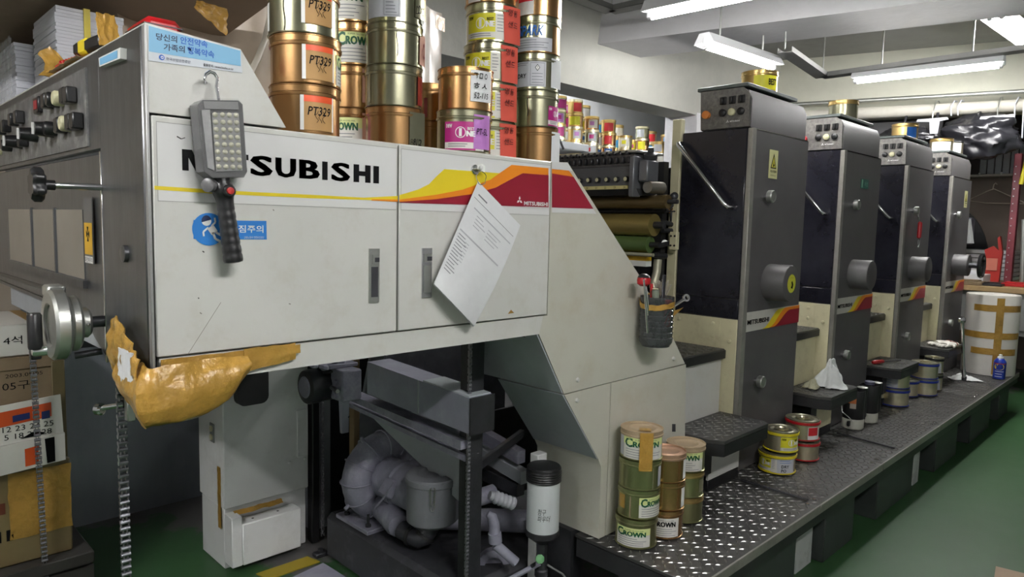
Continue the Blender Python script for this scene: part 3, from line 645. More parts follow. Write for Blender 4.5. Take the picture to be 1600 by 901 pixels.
# ================================================================== FOUR PRINTING TOWERS
TX = [2.92, 3.99, 5.10, 6.20]; TW = .60; ZP = .33
PLATEC = mat('speckled_control_plate', (.16, .155, .145), .5, .6, var=.5, scale=60, dirt=(.3, .29, .26), dirt_amt=.7, dscale=40)
def make_tower(k):
    x0 = TX[k]; x1 = x0 + TW; g = 'printing towers of the press'
    lab = ['black and grey printing tower nearest the delivery end, yellow seal on its wheel hub', 'second printing tower from the delivery end, with a small green label',
           'third printing tower, with a red-handled key hanging from its knob', 'farthest printing tower, with a black hand wheel on its hub'][k]
    t = thing('printing_tower', lab, 'press tower', (x0 + .3, 2.2, ZP), g)
    fr = face_y(Y0); sd = face_x(x0)
    # frame behind
    MB().box(x0 + .03, x1 - .01, 1.86, 2.95, ZP + .02, 1.74, .004).build('machine_frame', DARKM, t)
    fp = MB().box(x0 + .004, x1, Y0, 1.84, ZP + .003, 1.893, .006).build('front_panel', DARKPANEL, t)
    # bright worn edge strip at the front left corner
    MB().box(x0 - .001, x0 + .036, Y0 - .003, Y0 + .02, ZP + .003, 1.893, .002).build('edge_strip', EDGE, t)
    # left side: black gloss panel, lower black strip, cream base with screws
    MB().box(x0 - .004, x0 + .004, 1.492, 1.815, 1.135, 1.893, .002).build('side_panel', BLACKPANEL, t)
    MB().box(x0 - .004, x0 + .004, 1.492, 1.815, 1.045, 1.131, .002).build('side_panel', BLACKPANEL, t)
    cb = MB().box(x0 - .003, x0 + .004, 1.492, 1.86, ZP + .003, 1.041, .002).build('base_panel', CREAM2, t)
    for y, z in ((1.60 + .01, 1.012), (1.61, .955), (1.525, .94), (1.79, 1.015)): bolt(cb, (x0 - .003, y, z), (-1, 0, 0), .009, CREAM2)
    MB().box(x0 - .0045, x0 - .003, 1.575, 1.765, .80, 1.03).build('access_plate', CREAM2, cb)
    MB().box(x0 - .012, x0 + .02, 1.82, 1.87, ZP + .003, 1.96, .003).build('side_frame', CREAM2, t)
    # control head with sloped front and thin lid
    hd = MB().prism([(Y0 + .012, 1.897), (1.725, 1.897), (1.735, 2.075), (Y0 + .07, 2.075), (Y0 + .03, 2.06), (Y0 + .012, 2.02)], 'x', x0 + .006, x1 - .02).build('control_head', DARKPANEL, t)
    MB().box(x0 - .004, x1 - .09, Y0 + .03, 1.75, 2.075, 2.092, .003).build('head_lid', mat('oily_green_grey_lid', (.10, .115, .11), .45, .4, var=.3, scale=20), t)
    MB().box(x0 + .01, x1 - .01, Y0 - .001, Y0 + .004, 1.890, 1.894).build('seam_strip', CHROME, fp)
    cpn = MB().prism([(Y0 + .014, 1.90), (1.722, 1.90), (1.73, 2.072), (Y0 + .05, 2.072), (Y0 + .02, 2.045)], 'x', x0 - .006, x0 + .006).build('control_panel', PLATEC, t)
    fx_ = x0 - .006
    for i, y in enumerate((1.525, 1.569, 1.613)):
        b = MB().box(fx_ - .006, fx_, y - .016, y + .016, 2.004, 2.038, .002).build('rotary_switch', BLACK, cpn)
        MB().box(fx_ - .016, fx_ - .006, y - .004, y + .004, 2.006, 2.036, .002, None).build('switch_handle', BLACK, b)
        MB().lathe((fx_, y, 1.968), [(.0165, 0), (.0165, .009), (.012, .012)], 18, (-1, 0, 0)).build('push_button', IVORY if i == 1 else BLACK, cpn)
    if k < 2:
        MB().lathe((fx_, 1.69, 1.965), [(.016, 0), (.012, .010), (.0185, .013), (.0185, .02), (.014, .023)], 18, (-1, 0, 0)).build('emergency_stop', flat('orange_stop', (214, 130, 60)) if k == 0 else flat('red_stop', (190, 40, 50)), cpn)
    three_diamond(face_x(fx_), -1.588, 1.928, .008, .0012, WHITE, cpn)
    letter(face_x(fx_), 'MITSUBISHI', -1.576, -1.53, 1.924, 1.931, .0012, WHITE, cpn, bold=.02)
    # name stripe
    z0, z1 = .985, 1.075
    decal(fr, rect(x0 + .037, x1, z0, z1), .001, 'decal_band', mat('pale_grey_decal', (.52, .51, .46), .4), fp)
    N = 14
    def curve(a, b, lo, hi): return [(x0 + TW * (a + (b - a) * i / N), z0 + (z1 - z0) * (lo + (hi - lo) * (3 * (i / N) ** 2 - 2 * (i / N) ** 3))) for i in range(N + 1)]
    top = curve(.45, .72, .12, .93); 
    decal(fr, [(x0 + .2, z0)] + curve(.34, .62, .03, .93) + [(x0 + TW, z1 - .006), (x0 + TW, z0)], .0014, 'stripe', YEL, fp)
    decal(fr, [(x0 + .27, z0)] + curve(.46, .74, .03, .96) + [(x0 + TW, z1 - .002), (x0 + TW, z0)], .0018, 'stripe', ORA, fp)
    decal(fr, [(x0 + .30, z0)] + curve(.52, .82, .02, .80) + [(x0 + TW, z1 - .018), (x0 + TW, z0)], .0022, 'stripe', RED, fp)
    letter(fr, 'MITSUBISHI', x0 + .045, x0 + .262, z0 + .032, z0 + .054, .0026, INKBLACK, fp, bold=.016, heavy=.001)
    # knobs and large hub
    for (xx, zz) in ((x0 + .15, 1.60), (x0 + .155, .745)):
        kn = MB().lathe((xx, Y0, zz), [(.014, 0), (.014, .018)], 20, (0, -1, 0)).build('knob_stem', CHROME, t)
        MB().lathe((xx, Y0 - .018, zz), [(.026, 0), (.0285, .003), (.0285, .022), (.025, .026), (.02, .024), (.016, .025)], 26, (0, -1, 0)).build('round_knob', ALU, kn)
    hub = MB().lathe((x0 + .245, Y0, 1.205), [(.085, 0), (.085, .10), (.082, .104), (.08, .1045)], 40, (0, -1, 0)).build('wheel_hub', DARKPANEL, t)
    if k == 0:
        FH = face_y(Y0 - .1045)
        decal(FH, disc(x0 + .25, 1.205, .043, 28, .043), .001, 'seal_sticker', flat('seal_yellow', (206, 206, 60)), hub)
        letter(FH, 'ㅏㅎㅅ', x0 + .23, x0 + .27, 1.226, 1.238, .0016, flat('seal_brown', (120, 96, 40)), hub)
        decal(FH, [(x0 + .243, 1.185), (x0 + .262, 1.18), (x0 + .268, 1.20), (x0 + .256, 1.218), (x0 + .246, 1.212), (x0 + .252, 1.198)], .0016, 'seal_emblem', INKBLACK, hub)
    # grab rail on the black side panel
    a = Vector((x0 - .004, 1.815, 1.845)); b = Vector((x0 - .004, 1.545, 1.545)); o = Vector((-.05, 0, 0))
    rail = MB().tube([a, a + o * .7, a + o + (b - a) * .04, b + o - (b - a) * .05, b + o * .8 - (b - a) * .01, b], .0105, 12).build('grab_rail', CHROME, t)
    # warning label
    if k in (0, 3):
        c = slab(fr, rect(x0 + .175, x0 + .262, 1.685, 1.815) if k == 0 else rect(x0 + .40, x0 + .49, 1.665, 1.80), 0, .0015, 'warning_label', flat('label_pale_yellow', (206, 204, 150)), fp)
        a0 = x0 + (.175 if k == 0 else .40); b0 = 1.685 if k == 0 else 1.668
        FW = face_y(Y0 - .0015)
        decal(FW, [(a0 + .014, b0 + .046), (a0 + .073, b0 + .046), (a0 + .0435, b0 + .115)], .0006, 'warning_triangle', INKBLACK, c)
        decal(FW, [(a0 + .022, b0 + .051), (a0 + .065, b0 + .051), (a0 + .0435, b0 + .101)], .0009, 'warning_triangle', flat('label_yellow', (206, 196, 60)), c)
        decal(FW, [(a0 + .036, b0 + .054), (a0 + .05, b0 + .056), (a0 + .054, b0 + .066), (a0 + .045, b0 + .064), (a0 + .047, b0 + .082), (a0 + .041, b0 + .07)], .0012, 'hand_symbol', INKBLACK, c)
        letter(FW, '위험 회전물체', a0 + .012, a0 + .075, b0 + .027, b0 + .038, .0009, INKBLACK, c, bold=.02)
        letter(FW, '손대지 마시오', a0 + .016, a0 + .07, b0 + .010, b0 + .018, .0009, INKBLACK, c)
    if k == 1:
        gl = flat('label_green', (28, 92, 80))
        c = slab(fr, rect(x0 + .275, x0 + .40, 1.70, 1.755), 0, .0015, 'green_label', gl, fp); FW = face_y(Y0 - .0015)
        letter(FW, '비상', x0 + .335, x0 + .385, 1.712, 1.742, .0008, flat('pale_green', (120, 180, 150)), c)
        decal(FW, rect(x0 + .285, x0 + .305, 1.705, 1.75), .0008, 'label_symbol', flat('pale_green', (120, 180, 150)), c)
    if k == 3:
        sh = MB().cyl((x0 + .245, Y0 - .1045, 1.205), (x0 + .245, Y0 - .17, 1.205), .02, 16).build('wheel_shaft', DARKM, hub)
        ring = MB().rings_ax(Vector((x0 + .245, Y0 - .2, 1.205)), Vector((0, 1, 0)), [(.075, 0), (.09, .0), (.098, .012), (.09, .026), (.075, .026), (.07, .012), (.075, 0)], 32, False)
        for q in range(3):
            an = q * 2.094 + .4; ring.cyl((x0 + .245, Y0 - .187, 1.205), (x0 + .245 + .08 * math.cos(an), Y0 - .187, 1.205 + .08 * math.sin(an)), .01, 10)
        ring.build('spoked_wheel', BLACK, hub)
    return t
TOWERS = [make_tower(k) for k in range(4)]
# red handled key hanging on the third tower's knob
ky = thing('hanging_key', 'red-handled key hanging on a hook from the third tower knob', 'tool', (TX[2] + .17, Y0 - .03, 1.5))
kx = TX[2] + .175
MB().tube([(kx - .005, Y0 - .03, 1.60), (kx, Y0 - .035, 1.56), (kx + .03, Y0 - .035, 1.535), (kx + .055, Y0 - .035, 1.525)], .006, 8).build('hook', CHROME, ky)
MB().rings([((kx + .055, Y0 - .035, 1.525), .011), ((kx + .055, Y0 - .035, 1.515), .014), ((kx + .052, Y0 - .035, 1.42), .014), ((kx + .052, Y0 - .035, 1.415), .008)], 12).build('grip', flat('red_plastic', (170, 20, 28), .3), ky)
MB().tube([(kx + .052 + .018 * math.sin(a * .5236), Y0 - .035, 1.385 + .03 * math.cos(a * .5236)) for a in range(13)], .003, 6).build('wire_loop', CHROME, ky)
LUGM = mat('polished_checker_lugs', (.25, .245, .235), .32, .85, var=.2, scale=8)
# ================================================================== STEPS BETWEEN THE UNITS
def lugs(x0, x1, y0, y1, z, pitch, sz, name, parent, m, edge=.012):
    """raised diamonds of checker plate, alternately turned"""
    mb = MB(); i = 0; y = y0 + edge
    while y < y1 - edge:
        x = x0 + edge + (pitch / 2 if i % 2 else 0); j = 0
        while x < x1 - edge:
            a = R_(38 if (i + j) % 2 else -38) ; c, s = math.cos(a), math.sin(a); L, w, h = sz, sz * .24, .0028
            q = [(-L, 0), (0, -w), (L, 0), (0, w)]
            vs = [(x + u * c - v * s, y + u * s + v * c, z) for u, v in q] + [(x + .45 * (u * c - v * s), y + .45 * (u * s + v * c), z + h) for u, v in q]
            mb.add(vs, [(4, 5, 6, 7), (0, 1, 5, 4), (1, 2, 6, 5), (2, 3, 7, 6), (3, 0, 4, 7)])
            x += pitch; j += 1
        y += pitch * .55; i += 1
    o = mb.build(name, m, parent, smooth=0, fix=False); o['kind'] = 'stuff'; return o
prevx = [2.455, TX[0] + TW, TX[1] + TW, TX[2] + TW]
STEPS = []
names = ['between the delivery end and the first tower', 'between the first and second towers', 'between the second and third towers', 'between the third and fourth towers']
for k in range(4):
    xa, xb = prevx[k], TX[k]
    t = thing('upper_step', 'grey checker-plate upper step on a cream riser ' + names[k], 'step', ((xa + xb) / 2, 1.7, .34), 'upper steps between the towers')
    xs = xa
    pl_ = MB().box(xs + .004, xb - .013, 1.54, 1.86, .893, .905, .003).build('tread', TREAD, t)
    lugs(xs, xb - .01, 1.545, 1.855, .905, .040, .0155, 'tread_pattern', pl_, LUGM)
    MB().box(xs + .004, xb - .006, 1.538, 1.546, .860, .899, .002).build('nosing', TREADD, pl_)
    MB().box(xa + .006, xb - .010, 1.556, 1.585, .335, .86, .003).build('riser', CREAM if k == 0 else CREAM2, t)
    xl = xb - .42 if k else xb - .44
    s = thing('lower_step', 'dark checker-plate lower step bracket ' + names[k], 'step', (xb - .2, 1.45, .34), 'lower steps between the towers')
    ch = .05
    poly = [(xl, 1.552), (xl, 1.31 + ch), (xl + ch * .6, 1.31), (xb - .03, 1.31), (xb - .004, 1.31 + .03), (xb - .004, 1.465), (xb - .008, 1.552)]
    tr = MB().prism(poly, 'z', .596, .61).build('tread', TREAD, s)
    lugs(xl + .01, xb - .01, 1.325, 1.55, .61, .042, .016, 'tread_pattern', tr, LUGM, .018)
    inn = [(x + (.006 if x < xb - .2 else -.006), y + .006 if y < 1.4 else y) for x, y in poly]
    MB().prism([(p[0], p[1]) for p in poly], 'z', .545, .594).build('skirt', TREADD, s)
    MB().box(xl + .07, xl + .14, 1.42, 1.545, .42, .546, .004).build('bracket', BLACK, s)
    MB().box(xl + .15, xb - .02, 1.44, 1.452, .38, .546, .002).build('under_panel', CREAM2 if k else CREAM, s)
    MB().box(xl + .15, xb - .02, 1.44, 1.46, .3345, .378, .002).build('kick_plate', BLACK, s)
    MB().box(xl + .05, xb - .03, 1.545, 1.5555, .335, .42, .002).build('kick_plate', BLACK, s)
# ================================================================== FOOTBOARD (PLATFORM)
fb = thing('footboard', 'long checker-plate footboard running beside the printing towers', 'platform', (4.3, 1.25, 0))
XE = 6.93; XS = 1.90
seams = [XS, 2.86, 3.62, 4.62, 5.66, XE]
for i, (a, b) in enumerate(zip(seams, seams[1:])):
    p_ = MB().box(a + .002, b - .002, 1.06, 1.56, .318, .33, .0015).build('deck_plate', TREAD, fb)
    lugs(a + .004, b - .004, 1.072, 1.55, .33, .042, .0165, 'tread_pattern', p_, LUGM)
    MB().box(a + .0015, b - .0015, 1.053, 1.0615, .295, .3315, .002).build('edge_strip', EDGE, p_)  # edge strip kept bright and lipped over the deck as a painted bevel highlight
    for x in (a + .035, b - .035):
        MB().lathe((x, 1.095, .33), [(.009, 0), (.009, .003), (.005, .006)], 10).build('screw', CHROME, p_)
MB().box(XS, XE, 1.062, 1.10, .25, .316).build('edge_beam', TREADD, fb)
MB().box(XS, XS + .02, 1.10, 1.55, .25, .316).build('edge_beam', TREADD, fb)
for xa, xb in ((2.02, 2.75), (3.05, 3.40), (3.72, 4.30), (4.75, 5.25), (5.6, 6.2), (6.5, 6.85)):
    MB().box(xa, xb, 1.10, 1.45, .0, .30, .005).build('support_box', SUPPORT, fb)
PWH = mat('scuffed_white_post', (.5, .52, .5), .6, var=.1, dirt=(.15, .15, .14), dirt_amt=.7, dscale=9)
wp = MB().box(2.86, 3.02, 1.14, 1.36, 0, .30, .003).build('white_support', PWH, fb)
MB().grid(lambda s, t: (2.859 - .003 * math.sin(3 * t), 1.15 + .06 * s, .13 + .06 * t * (1 - .6 * s)), 4, 4, .001).build('tape_scrap', TAPE, wp)
MB().box(4.4, 4.5, 1.12, 1.2, 0, .30, .003).build('white_support', PWH, fb)
# steel rods lying in the deck joints
for (u0, v0, u1, v1) in ((1158, 749, 1263, 781), (1308, 676, 1398, 700), (1465, 594, 1480, 640)):
    if u0 == 1465: continue
    a = at(u0, v0, z=.338); b = at(u1, v1, z=.338)
    tag(MB().cyl(a, b, .005, 8).build('steel_rod', DARKM), 'thin dark steel rod lying across the footboard ' + ('near the yellow-rimmed tins' if u0 == 1158 else 'beside the black grease pots'), 'rod')
# ================================================================== INKING UNIT SEEN BEHIND THE SLANTED COVER
iu = thing('inking_unit', 'open inking unit with brass and green rollers and ink keys beside the first tower', 'rollers', (2.75, 2.4, .9))
BRASS = mat('ink_filmed_roller', (.30, .23, .075), .3, .5, var=.12, scale=3)
BRASSD = mat('dark_brass_roller', (.17, .12, .05), .35, .5, var=.12, scale=3)
GREENR = mat('green_roller', (.10, .16, .05), .35, .2, var=.1)
BACKM = mat('machine_interior_black', (.012, .012, .013), .6)
x = 2.80
MB().box(2.86, 2.90, 1.875, 3.0, .95, 1.76).build('back_plate', BACKM, iu)
def roller(u, v0, v1, yend, m, n='roller', xx=2.72):
    yend = at(u, (v0 + v1) / 2, x=xx).y
    p0 = at(u, v0, x=xx); p1 = at(u, v1, x=xx); zc = (p0.z + p1.z) / 2; r = abs(p0.z - p1.z) / 2
    MB().cyl((xx, yend, zc), (xx, 3.0, zc), r, 36).build(n, m, iu)
    MB().cyl((xx, yend - .05, zc), (xx, yend, zc), r * .32, 16).build('roller_journal', DARKM, iu)
    return zc, r
roller(1044, 304, 326, 1.80, BRASSD)
roller(1040, 326, 334, 1.82, BACKM, 'dark_roller', 2.76)
roller(1023, 334, 369, 1.92, BRASS)
roller(1016, 369, 395, 1.95, GREENR)
p = at(1015, 398, x=2.66); MB().cyl((2.66, 1.78, p.z), (2.66, 3.0, p.z), .008, 12).build('spray_bar', mat('pale_bar', (.5, .48, .36), .4, .4), iu)
p0 = at(1015, 402, x=2.68); p1 = at(1015, 408, x=2.68)
MB().box(2.68, 2.72, 1.83, 3.0, p1.z, p0.z).build('yellow_guard', flat('guard_yellow', (190, 150, 20)), iu)
p2 = at(1018, 417, x=2.68); MB().box(2.675, 2.72, 1.83, 3.0, p2.z, p1.z).build('white_guard', WHITE, iu)
MB().box(2.70, 2.8, 1.95, 3.0, 1.02, p2.z).build('lower_tray', DARKM, iu)
# ink fountain: key block, key knobs, scale strip, end bracket
KX = 2.60
zt, z1, z2, z3 = (at(1005, v, x=KX).z for v in (239, 258, 294, 304))
MB().box(KX, KX + .18, 1.86, 3.0, z1, zt + .004, .004).build('key_block', mat('worn_key_block', (.16, .16, .165), .4, .7, var=.3, scale=14), iu)
MB().prism([(KX - .006, z2), (KX + .16, z2), (KX + .16, z1), (KX + .004, z1)], 'y', 1.86, 3.0).build('scale_panel', mat('blue_grey_panel', (.11, .115, .125), .4, .5), iu)
MB().prism([(KX + .02, z3), (KX + .16, z3), (KX + .16, z2), (KX - .006, z2)], 'y', 1.84, 3.0).build('fountain_lip', DARKM, iu)
MB().box(KX - .02, KX + .2, 1.84, 3.0, zt + .004, zt + .016, .003).build('top_rail', ALU, iu)
KY = mat('key_body', (.06, .06, .065), .3, .7)
step = .036
for i in range(30):
    y = 1.885 + i * step
    MB().box(KX - .018, KX + .002, y - .009, y + .009, z1 + .012, z1 + .042, .003).build('ink_key', KY, iu)
    MB().lathe((KX - .006, y + .008, z1 + .006 + .052), [(.009, 0), (.009, .014), (.006, .017)], 10, (-1, 0, 0)).build('key_screw', KY, iu)
zk = at(1000, 279, x=KX).z
for i in range(20):
    y = 1.895 + i * .054
    kn = MB().lathe((KX, y, zk), [(.013, 0), (.013, .012), (.010, .018)], 14, (-1, 0, 0)).build('zone_dial', KY, iu)
    MB().lathe((KX - .0181, y, zk), [(.009, 0), (.009, .001)], 12, (-1, 0, 0)).build('dial_face', IVORY, kn)
za, zb_ = at(1000, 289, x=KX - .004).z, at(1000, 294.5, x=KX - .004).z
sc = MB().box(KX - .008, KX - .0055, 1.885, 2.9, zb_, za).build('scale_strip', flat('scale_cream', (196, 186, 128)), iu)
for i in range(18):
    letter(face_x(KX - .008), str(24 - i), -(1.905 + i * .054) - .006, -(1.905 + i * .054) + .006, zb_ + .003, za - .003, .0008, INKBLACK, sc)
MB().box(KX - .03, KX + .03, 1.842, 1.868, z3 - .01, zt - .012, .004).build('end_bracket', mat('bracket_grey', (.16, .165, .18), .4, .5), iu)
MB().box(KX - .0, KX + .09, 1.79, 1.84, z2 + .03, zt - .03, .006).build('drive_housing', mat('bracket_grey', (.16, .165, .18), .4, .5), iu)
MB().cyl((KX + .02, 1.80, at(1025, 291, x=KX).z), (KX + .12, 1.79, at(1025, 291, x=KX).z), .027, 20).build('drive_motor', mat('dull_nickel', (.3, .28, .24), .4, .7), iu)
MB().lathe((KX + .05, 1.81, zt - .02), [(.03, 0), (.03, .02), (.015, .03), (.012, .05)], 18, (-.3, -.2, 1)).build('adjuster_knob', DARKM, iu)
# links, levers and knobs between rollers and side frame
for u, v, r, ln in ((1022, 347, .018, .03), (1038, 380, .016, .035)):
    p = at(u, v, y=1.88); MB().lathe(p, [(r, 0), (r * 1.05, ln * .6), (r * .9, ln)], 16, (-.8, -.6, .1)).build('lever_knob', ALU, iu)
for u0, v0, u1, v1, r in ((1030, 345, 1055, 352, .012), (1035, 360, 1052, 360, .012), (1048, 325, 1052, 375, .01), (1040, 330, 1058, 312, .012), (1028, 384, 1045, 380, .012), (1043, 312, 1056, 300, .01), (1020, 398, 1040, 400, .014)):
    MB().cyl(at(u0, v0, y=1.86), at(u1, v1, y=1.85), r, 10).build('linkage', DARKM, iu)
MB().tube([at(1043, 318, y=1.85), at(1046, 332, y=1.85), at(1054, 322, y=1.85)], .004, 6).build('copper_line', COPPER, iu)
MB().lathe(at(1052, 308, y=1.85), [(.018, 0), (.018, .03), (.01, .035)], 14, (-.7, -.7, .2)).build('valve', DARKM, iu)
MB().tube([at(1028, 405, y=1.87), at(1026, 425, y=1.87), at(1020, 450, y=1.87)], .02, 10).build('curved_arm', mat('pale_bar', (.5, .48, .36), .4, .4), iu)
sfm = TOWERS[0]
MB().box(2.86, 2.885, 1.79, 1.83, 1.345, 1.43, .003).build('frame_bracket', CREAM2, iu)
for y, z in ((1.80, 1.365), (1.82, 1.365), (1.80, 1.41), (1.82, 1.41)): MB().lathe((2.86, y, z), [(.005, 0), (.005, .003)], 10, (-1, 0, 0)).build('bracket_bolt', BLACK, iu)
# deck and small switch box above the inking unit
MB().box(2.64, 2.88, 2.35, 3.0, 1.83, 1.87, .005).build('upper_cover', GREYPLATE, iu)
sb_ = MB().box(2.57, 2.64, 2.62, 2.82, 1.83, 1.90, .004).build('switch_box', DARKPANEL, iu)
for y, m in ((2.76, REDB), (2.68, BLACK)): MB().lathe((2.57, y, 1.868), [(.018, 0), (.016, .016)], 14, (-1, 0, 0)).build('push_button', m, sb_)
MB().tube([(2.62, 2.3, 1.82), (2.60, 2.33, 1.90), (2.6, 2.34, 1.905)], .006, 8).build('lever', BLACK, iu)
# ================================================================== INK TINS
CANLAB = {}
GREEN_P = flat('crown_green', (16, 84, 52)); LIME = flat('pale_lime_print', (214, 222, 150)); SILV = flat('silver_grey_label', (186, 188, 194)); TINY = flat('fine_grey_print', (120, 122, 128))
MAG = flat('magenta_print', (170, 26, 118)); LYEL = flat('lemon_label', (214, 208, 40)); CORAL = flat('coral_paper', (206, 82, 66), .7); BLUEP = flat('spark_blue', (30, 92, 168)); TAN = flat('tan_paper', (176, 136, 82), .6)
OREDP = flat('orange_red_strip', (226, 84, 36)); PINKP = flat('faded_pink_paper', (206, 160, 140), .7); WLAB = flat('white_label', (214, 212, 204), .5); DRED = flat('dark_red_label', (130, 34, 34)); LILAC = flat('lilac_label', (180, 120, 190))
class Can:
    def __init__(s, x, y, z, r, h, body, lid, label, group, lidtop=False, rot=0.0, detail=True, name='ink_tin', lean=0):
        s.c = Vector((x, y, z)); s.r = r; s.h = h
        f = Vector((-x, -y, 0)).normalized(); s.f = f; s.rt = Vector((-f.y, f.x, 0)); s.rot = rot
        s.t = thing(name, label, 'ink tin', s.c, group)
        n = 40 if detail else 20
        b = .955 * r; zl = .83 * h
        MB().lathe(s.c, [(.93 * r, 0), (.985 * r, .002), (.99 * r, .03 * h), (b, .045 * h), (b, zl - .03 * h), (.985 * r, zl - .015 * h), (.985 * r, zl)], n).build('body', body, s.t)
        if detail:
            MB().rings_ax(s.c, Vector((0, 0, 1)), [(r * .99, zl - .005), (r * 1.0, zl), (r * 1.0, zl + .012 * h), (.975 * r, zl + .03 * h), (.975 * r, .975 * h), (.995 * r, .982 * h), (.995 * r, h - .0005), (.95 * r, h - .0005), (.93 * r, h - .005), (.70 * r, h - .005), (.66 * r, h - .003), (.6 * r, h - .003), (.56 * r, h - .005), (.05 * r, h - .005)], n, True).build('lid', lid, s.t)
        else:
            MB().lathe(s.c, [(r, zl), (r, h), (.9 * r, h), (.88 * r, h - .004)], n).build('lid', lid, s.t)
    def p(s, th, z, d=0.0, base=None):
        th = th + s.rot; rr = s.r * (.957 if base is None else base) + d
        return s.c + (s.f * math.cos(th) + s.rt * math.sin(th)) * rr + Vector((0, 0, z * s.h))
    def patch(s, a0, a1, z0, z1, m, name='label', d=.0008, shear=0.0, base=None, flare=0.0, thick=0.0, parent=None):
        """a in degrees (0 faces the viewer), z as share of the height"""
        n = max(2, int(abs(a1 - a0) / 9))
        fn = lambda u, v: s.p(R_(a0 + (a1 - a0) * u + shear * v), z0 + (z1 - z0) * v, d + flare * u * u, base)
        return MB().grid(fn, n, 2 if flare else 1, thick).build(name, m, parent or s.t)
    def text(s, w, a0, a1, z0, z1, m, d=.0014, bold=0.0, shear=0.0, base=None, parent=None, flare=0, heavy=0):
        vs, fs = fit(w, a0, a1, z0, z1, bold, shear)
        mb = MB()
        for sh in ((-heavy, 0, heavy) if heavy else (0,)):
            mb.add([s.p(R_(a + sh), z, d, base) for a, z in vs], fs)
        return mb.build('lettering', m, parent or s.t, smooth=0, fix=False)
    def ring(s, z0, z1, m, k=1.012, name='rim_band'):
        return MB().rings_ax(s.c, Vector((0, 0, 1)), [(s.r * .96, z0 * s.h), (s.r * k, z0 * s.h + .001), (s.r * k, z1 * s.h - .001), (s.r * .96, z1 * s.h)], 40, False).build(name, m, s.t)
    # ---- label designs
    def crown(s, a0=-60, a1=30, z0=.1, z1=.76, name='Crown', dark=False):
        s.patch(a0, a1, z0, z1, WLAB); w = a1 - a0; h = z1 - z0
        s.patch(a0, a1, z1 - .36 * h, z1, LIME if not dark else WLAB, d=.0012)
        m = GREEN_P if not dark else INKBLACK
        s.text('C', a0 + .05 * w, a0 + .25 * w, z0 + .52 * h, z0 + .95 * h, m, .0018, .03)
        s.text('ROWN', a0 + .26 * w, a0 + .86 * w, z0 + .55 * h, z0 + .82 * h, m, .0018, .02, heavy=.7)
        s.text('SUPER GLOSS INK', a0 + .3 * w, a0 + .8 * w, z0 + .86 * h, z0 + .91 * h, m, .0018)
        s.fine(a0 + .08 * w, a1 - .08 * w, z0 + .08 * h, z0 + .42 * h, 4)
    def fine(s, a0, a1, z0, z1, n, m=None):
        for i in range(n):
            z = z0 + (z1 - z0) * i / max(1, n - 1); e = a1 - (a1 - a0) * random.random() * .4
            s.patch(a0, e, z, z + .018, m or TINY, 'fine_print', .0016)
    def one(s, a0, a1, col, z0=.08, z1=.74):
        w = a1 - a0; h = z1 - z0
        s.patch(a0, a1, z0, z1, WLAB); s.patch(a0, a0 + .76 * w, z0 + .28 * h, z1, col, 'label_field', .0012); s.patch(a0, a0 + .76 * w, z0, z0 + .06 * h, col, 'label_field', .0012)
        s.text('new', a0 + .04 * w, a0 + .2 * w, z0 + .78 * h, z0 + .92 * h, WHITE if col is MAG else INKBLACK, .0018, .02)
        ca = a0 + .40 * w; cz = z0 + .62 * h; ra = .125 * w; rz = ra * math.pi / 180 * s.r / s.h
        for k, mm, d in ((1, WHITE, .0018), (.84, col, .0021)):
            MB().poly([s.p(R_(ca + ra * k * math.cos(2 * math.pi * i / 24)), cz + rz * k * math.sin(2 * math.pi * i / 24), d) for i in range(24)]).build('label_disc', mm, s.t, smooth=0, fix=False)
        s.text('1', ca - .035 * w, ca + .03 * w, cz - rz * .7, cz + rz * .7, WHITE, .0024, .05)
        s.text('NE', a0 + .54 * w, a0 + .74 * w, cz - rz * .7, cz + rz * .3, WHITE, .0022, .03, heavy=.6)
        s.text('BEST', a0 + .56 * w, a0 + .72 * w, cz + rz * .42, cz + rz * .95, INKBLACK if col is not MAG else WHITE, .0022, .02)
        s.fine(a0 + .1 * w, a0 + .7 * w, z0 + .12 * h, z0 + .2 * h, 2); s.fine(a0 + .8 * w, a1 - 2, z0 + .3 * h, z0 + .9 * h, 6)
    def note(s, a0, a1, z0, z1, m, lines, ink=None, d=.0025, flare=.006, shear=0, strip=None, name='paper_note', sz=.8):
        b = s.patch(a0, a1, z0, z1, m, name, d, shear, flare=flare)
        w = a1 - a0; h = z1 - z0
        if strip: s.patch(a0, a1, z1 - .2 * h, z1, strip, 'note_strip', d + .0005, 0, flare=flare)
        n = len(lines)
        for i, l in enumerate(lines):
            if not l: continue
            zz = z1 - h * ((i + .85) / n) * .95; dd = d + .0012 + flare * .55
            s.text(l, a0 + .14 * w, a0 + .14 * w + .72 * w * min(1, sz + .03 * len(l)), zz, zz + h / n * .55, ink or INKBLACK, dd, .006, .15)
    def pt(s, a0, a1, z0=.1, z1=.8):
        s.patch(a0, a0 + 6, z0, z1, WHITE, 'label', .0016); s.patch(a1 - 3, a1, z0, z1, WHITE, 'label', .0016)
        s.patch(a0 + 6, a1 - 3, z0, z1, TAN, 'label_field', .0018); s.patch(a0 + 6, a1 - 3, z1 - .13, z1, OREDP, 'label_strip', .0022)
        w = a1 - a0; s.text('PT329', a0 + .2 * w, a0 + .88 * w, z0 + .3, z0 + .48, INKBLACK, .0028, .012, .2)
        mb = MB()
        for q in range(3):
            pts = [s.p(R_(a0 + w * (.45 + .1 * q + .05 * math.sin(i * 1.7 + q))), z0 + .16 + .24 * i / 5, .003) for i in range(6)]
            mb.tube(pts, .0006, 5)
        mb.build('signature', INKBLACK, s.t)
    def scratch(s, a, z0, z1):
        MB().tube([s.p(R_(a + 1.6 * math.sin(i * .9)), z0 + (z1 - z0) * i / 8, .0006) for i in range(9)], .0009, 5).build('ink_drip', INKBLACK, s.t)
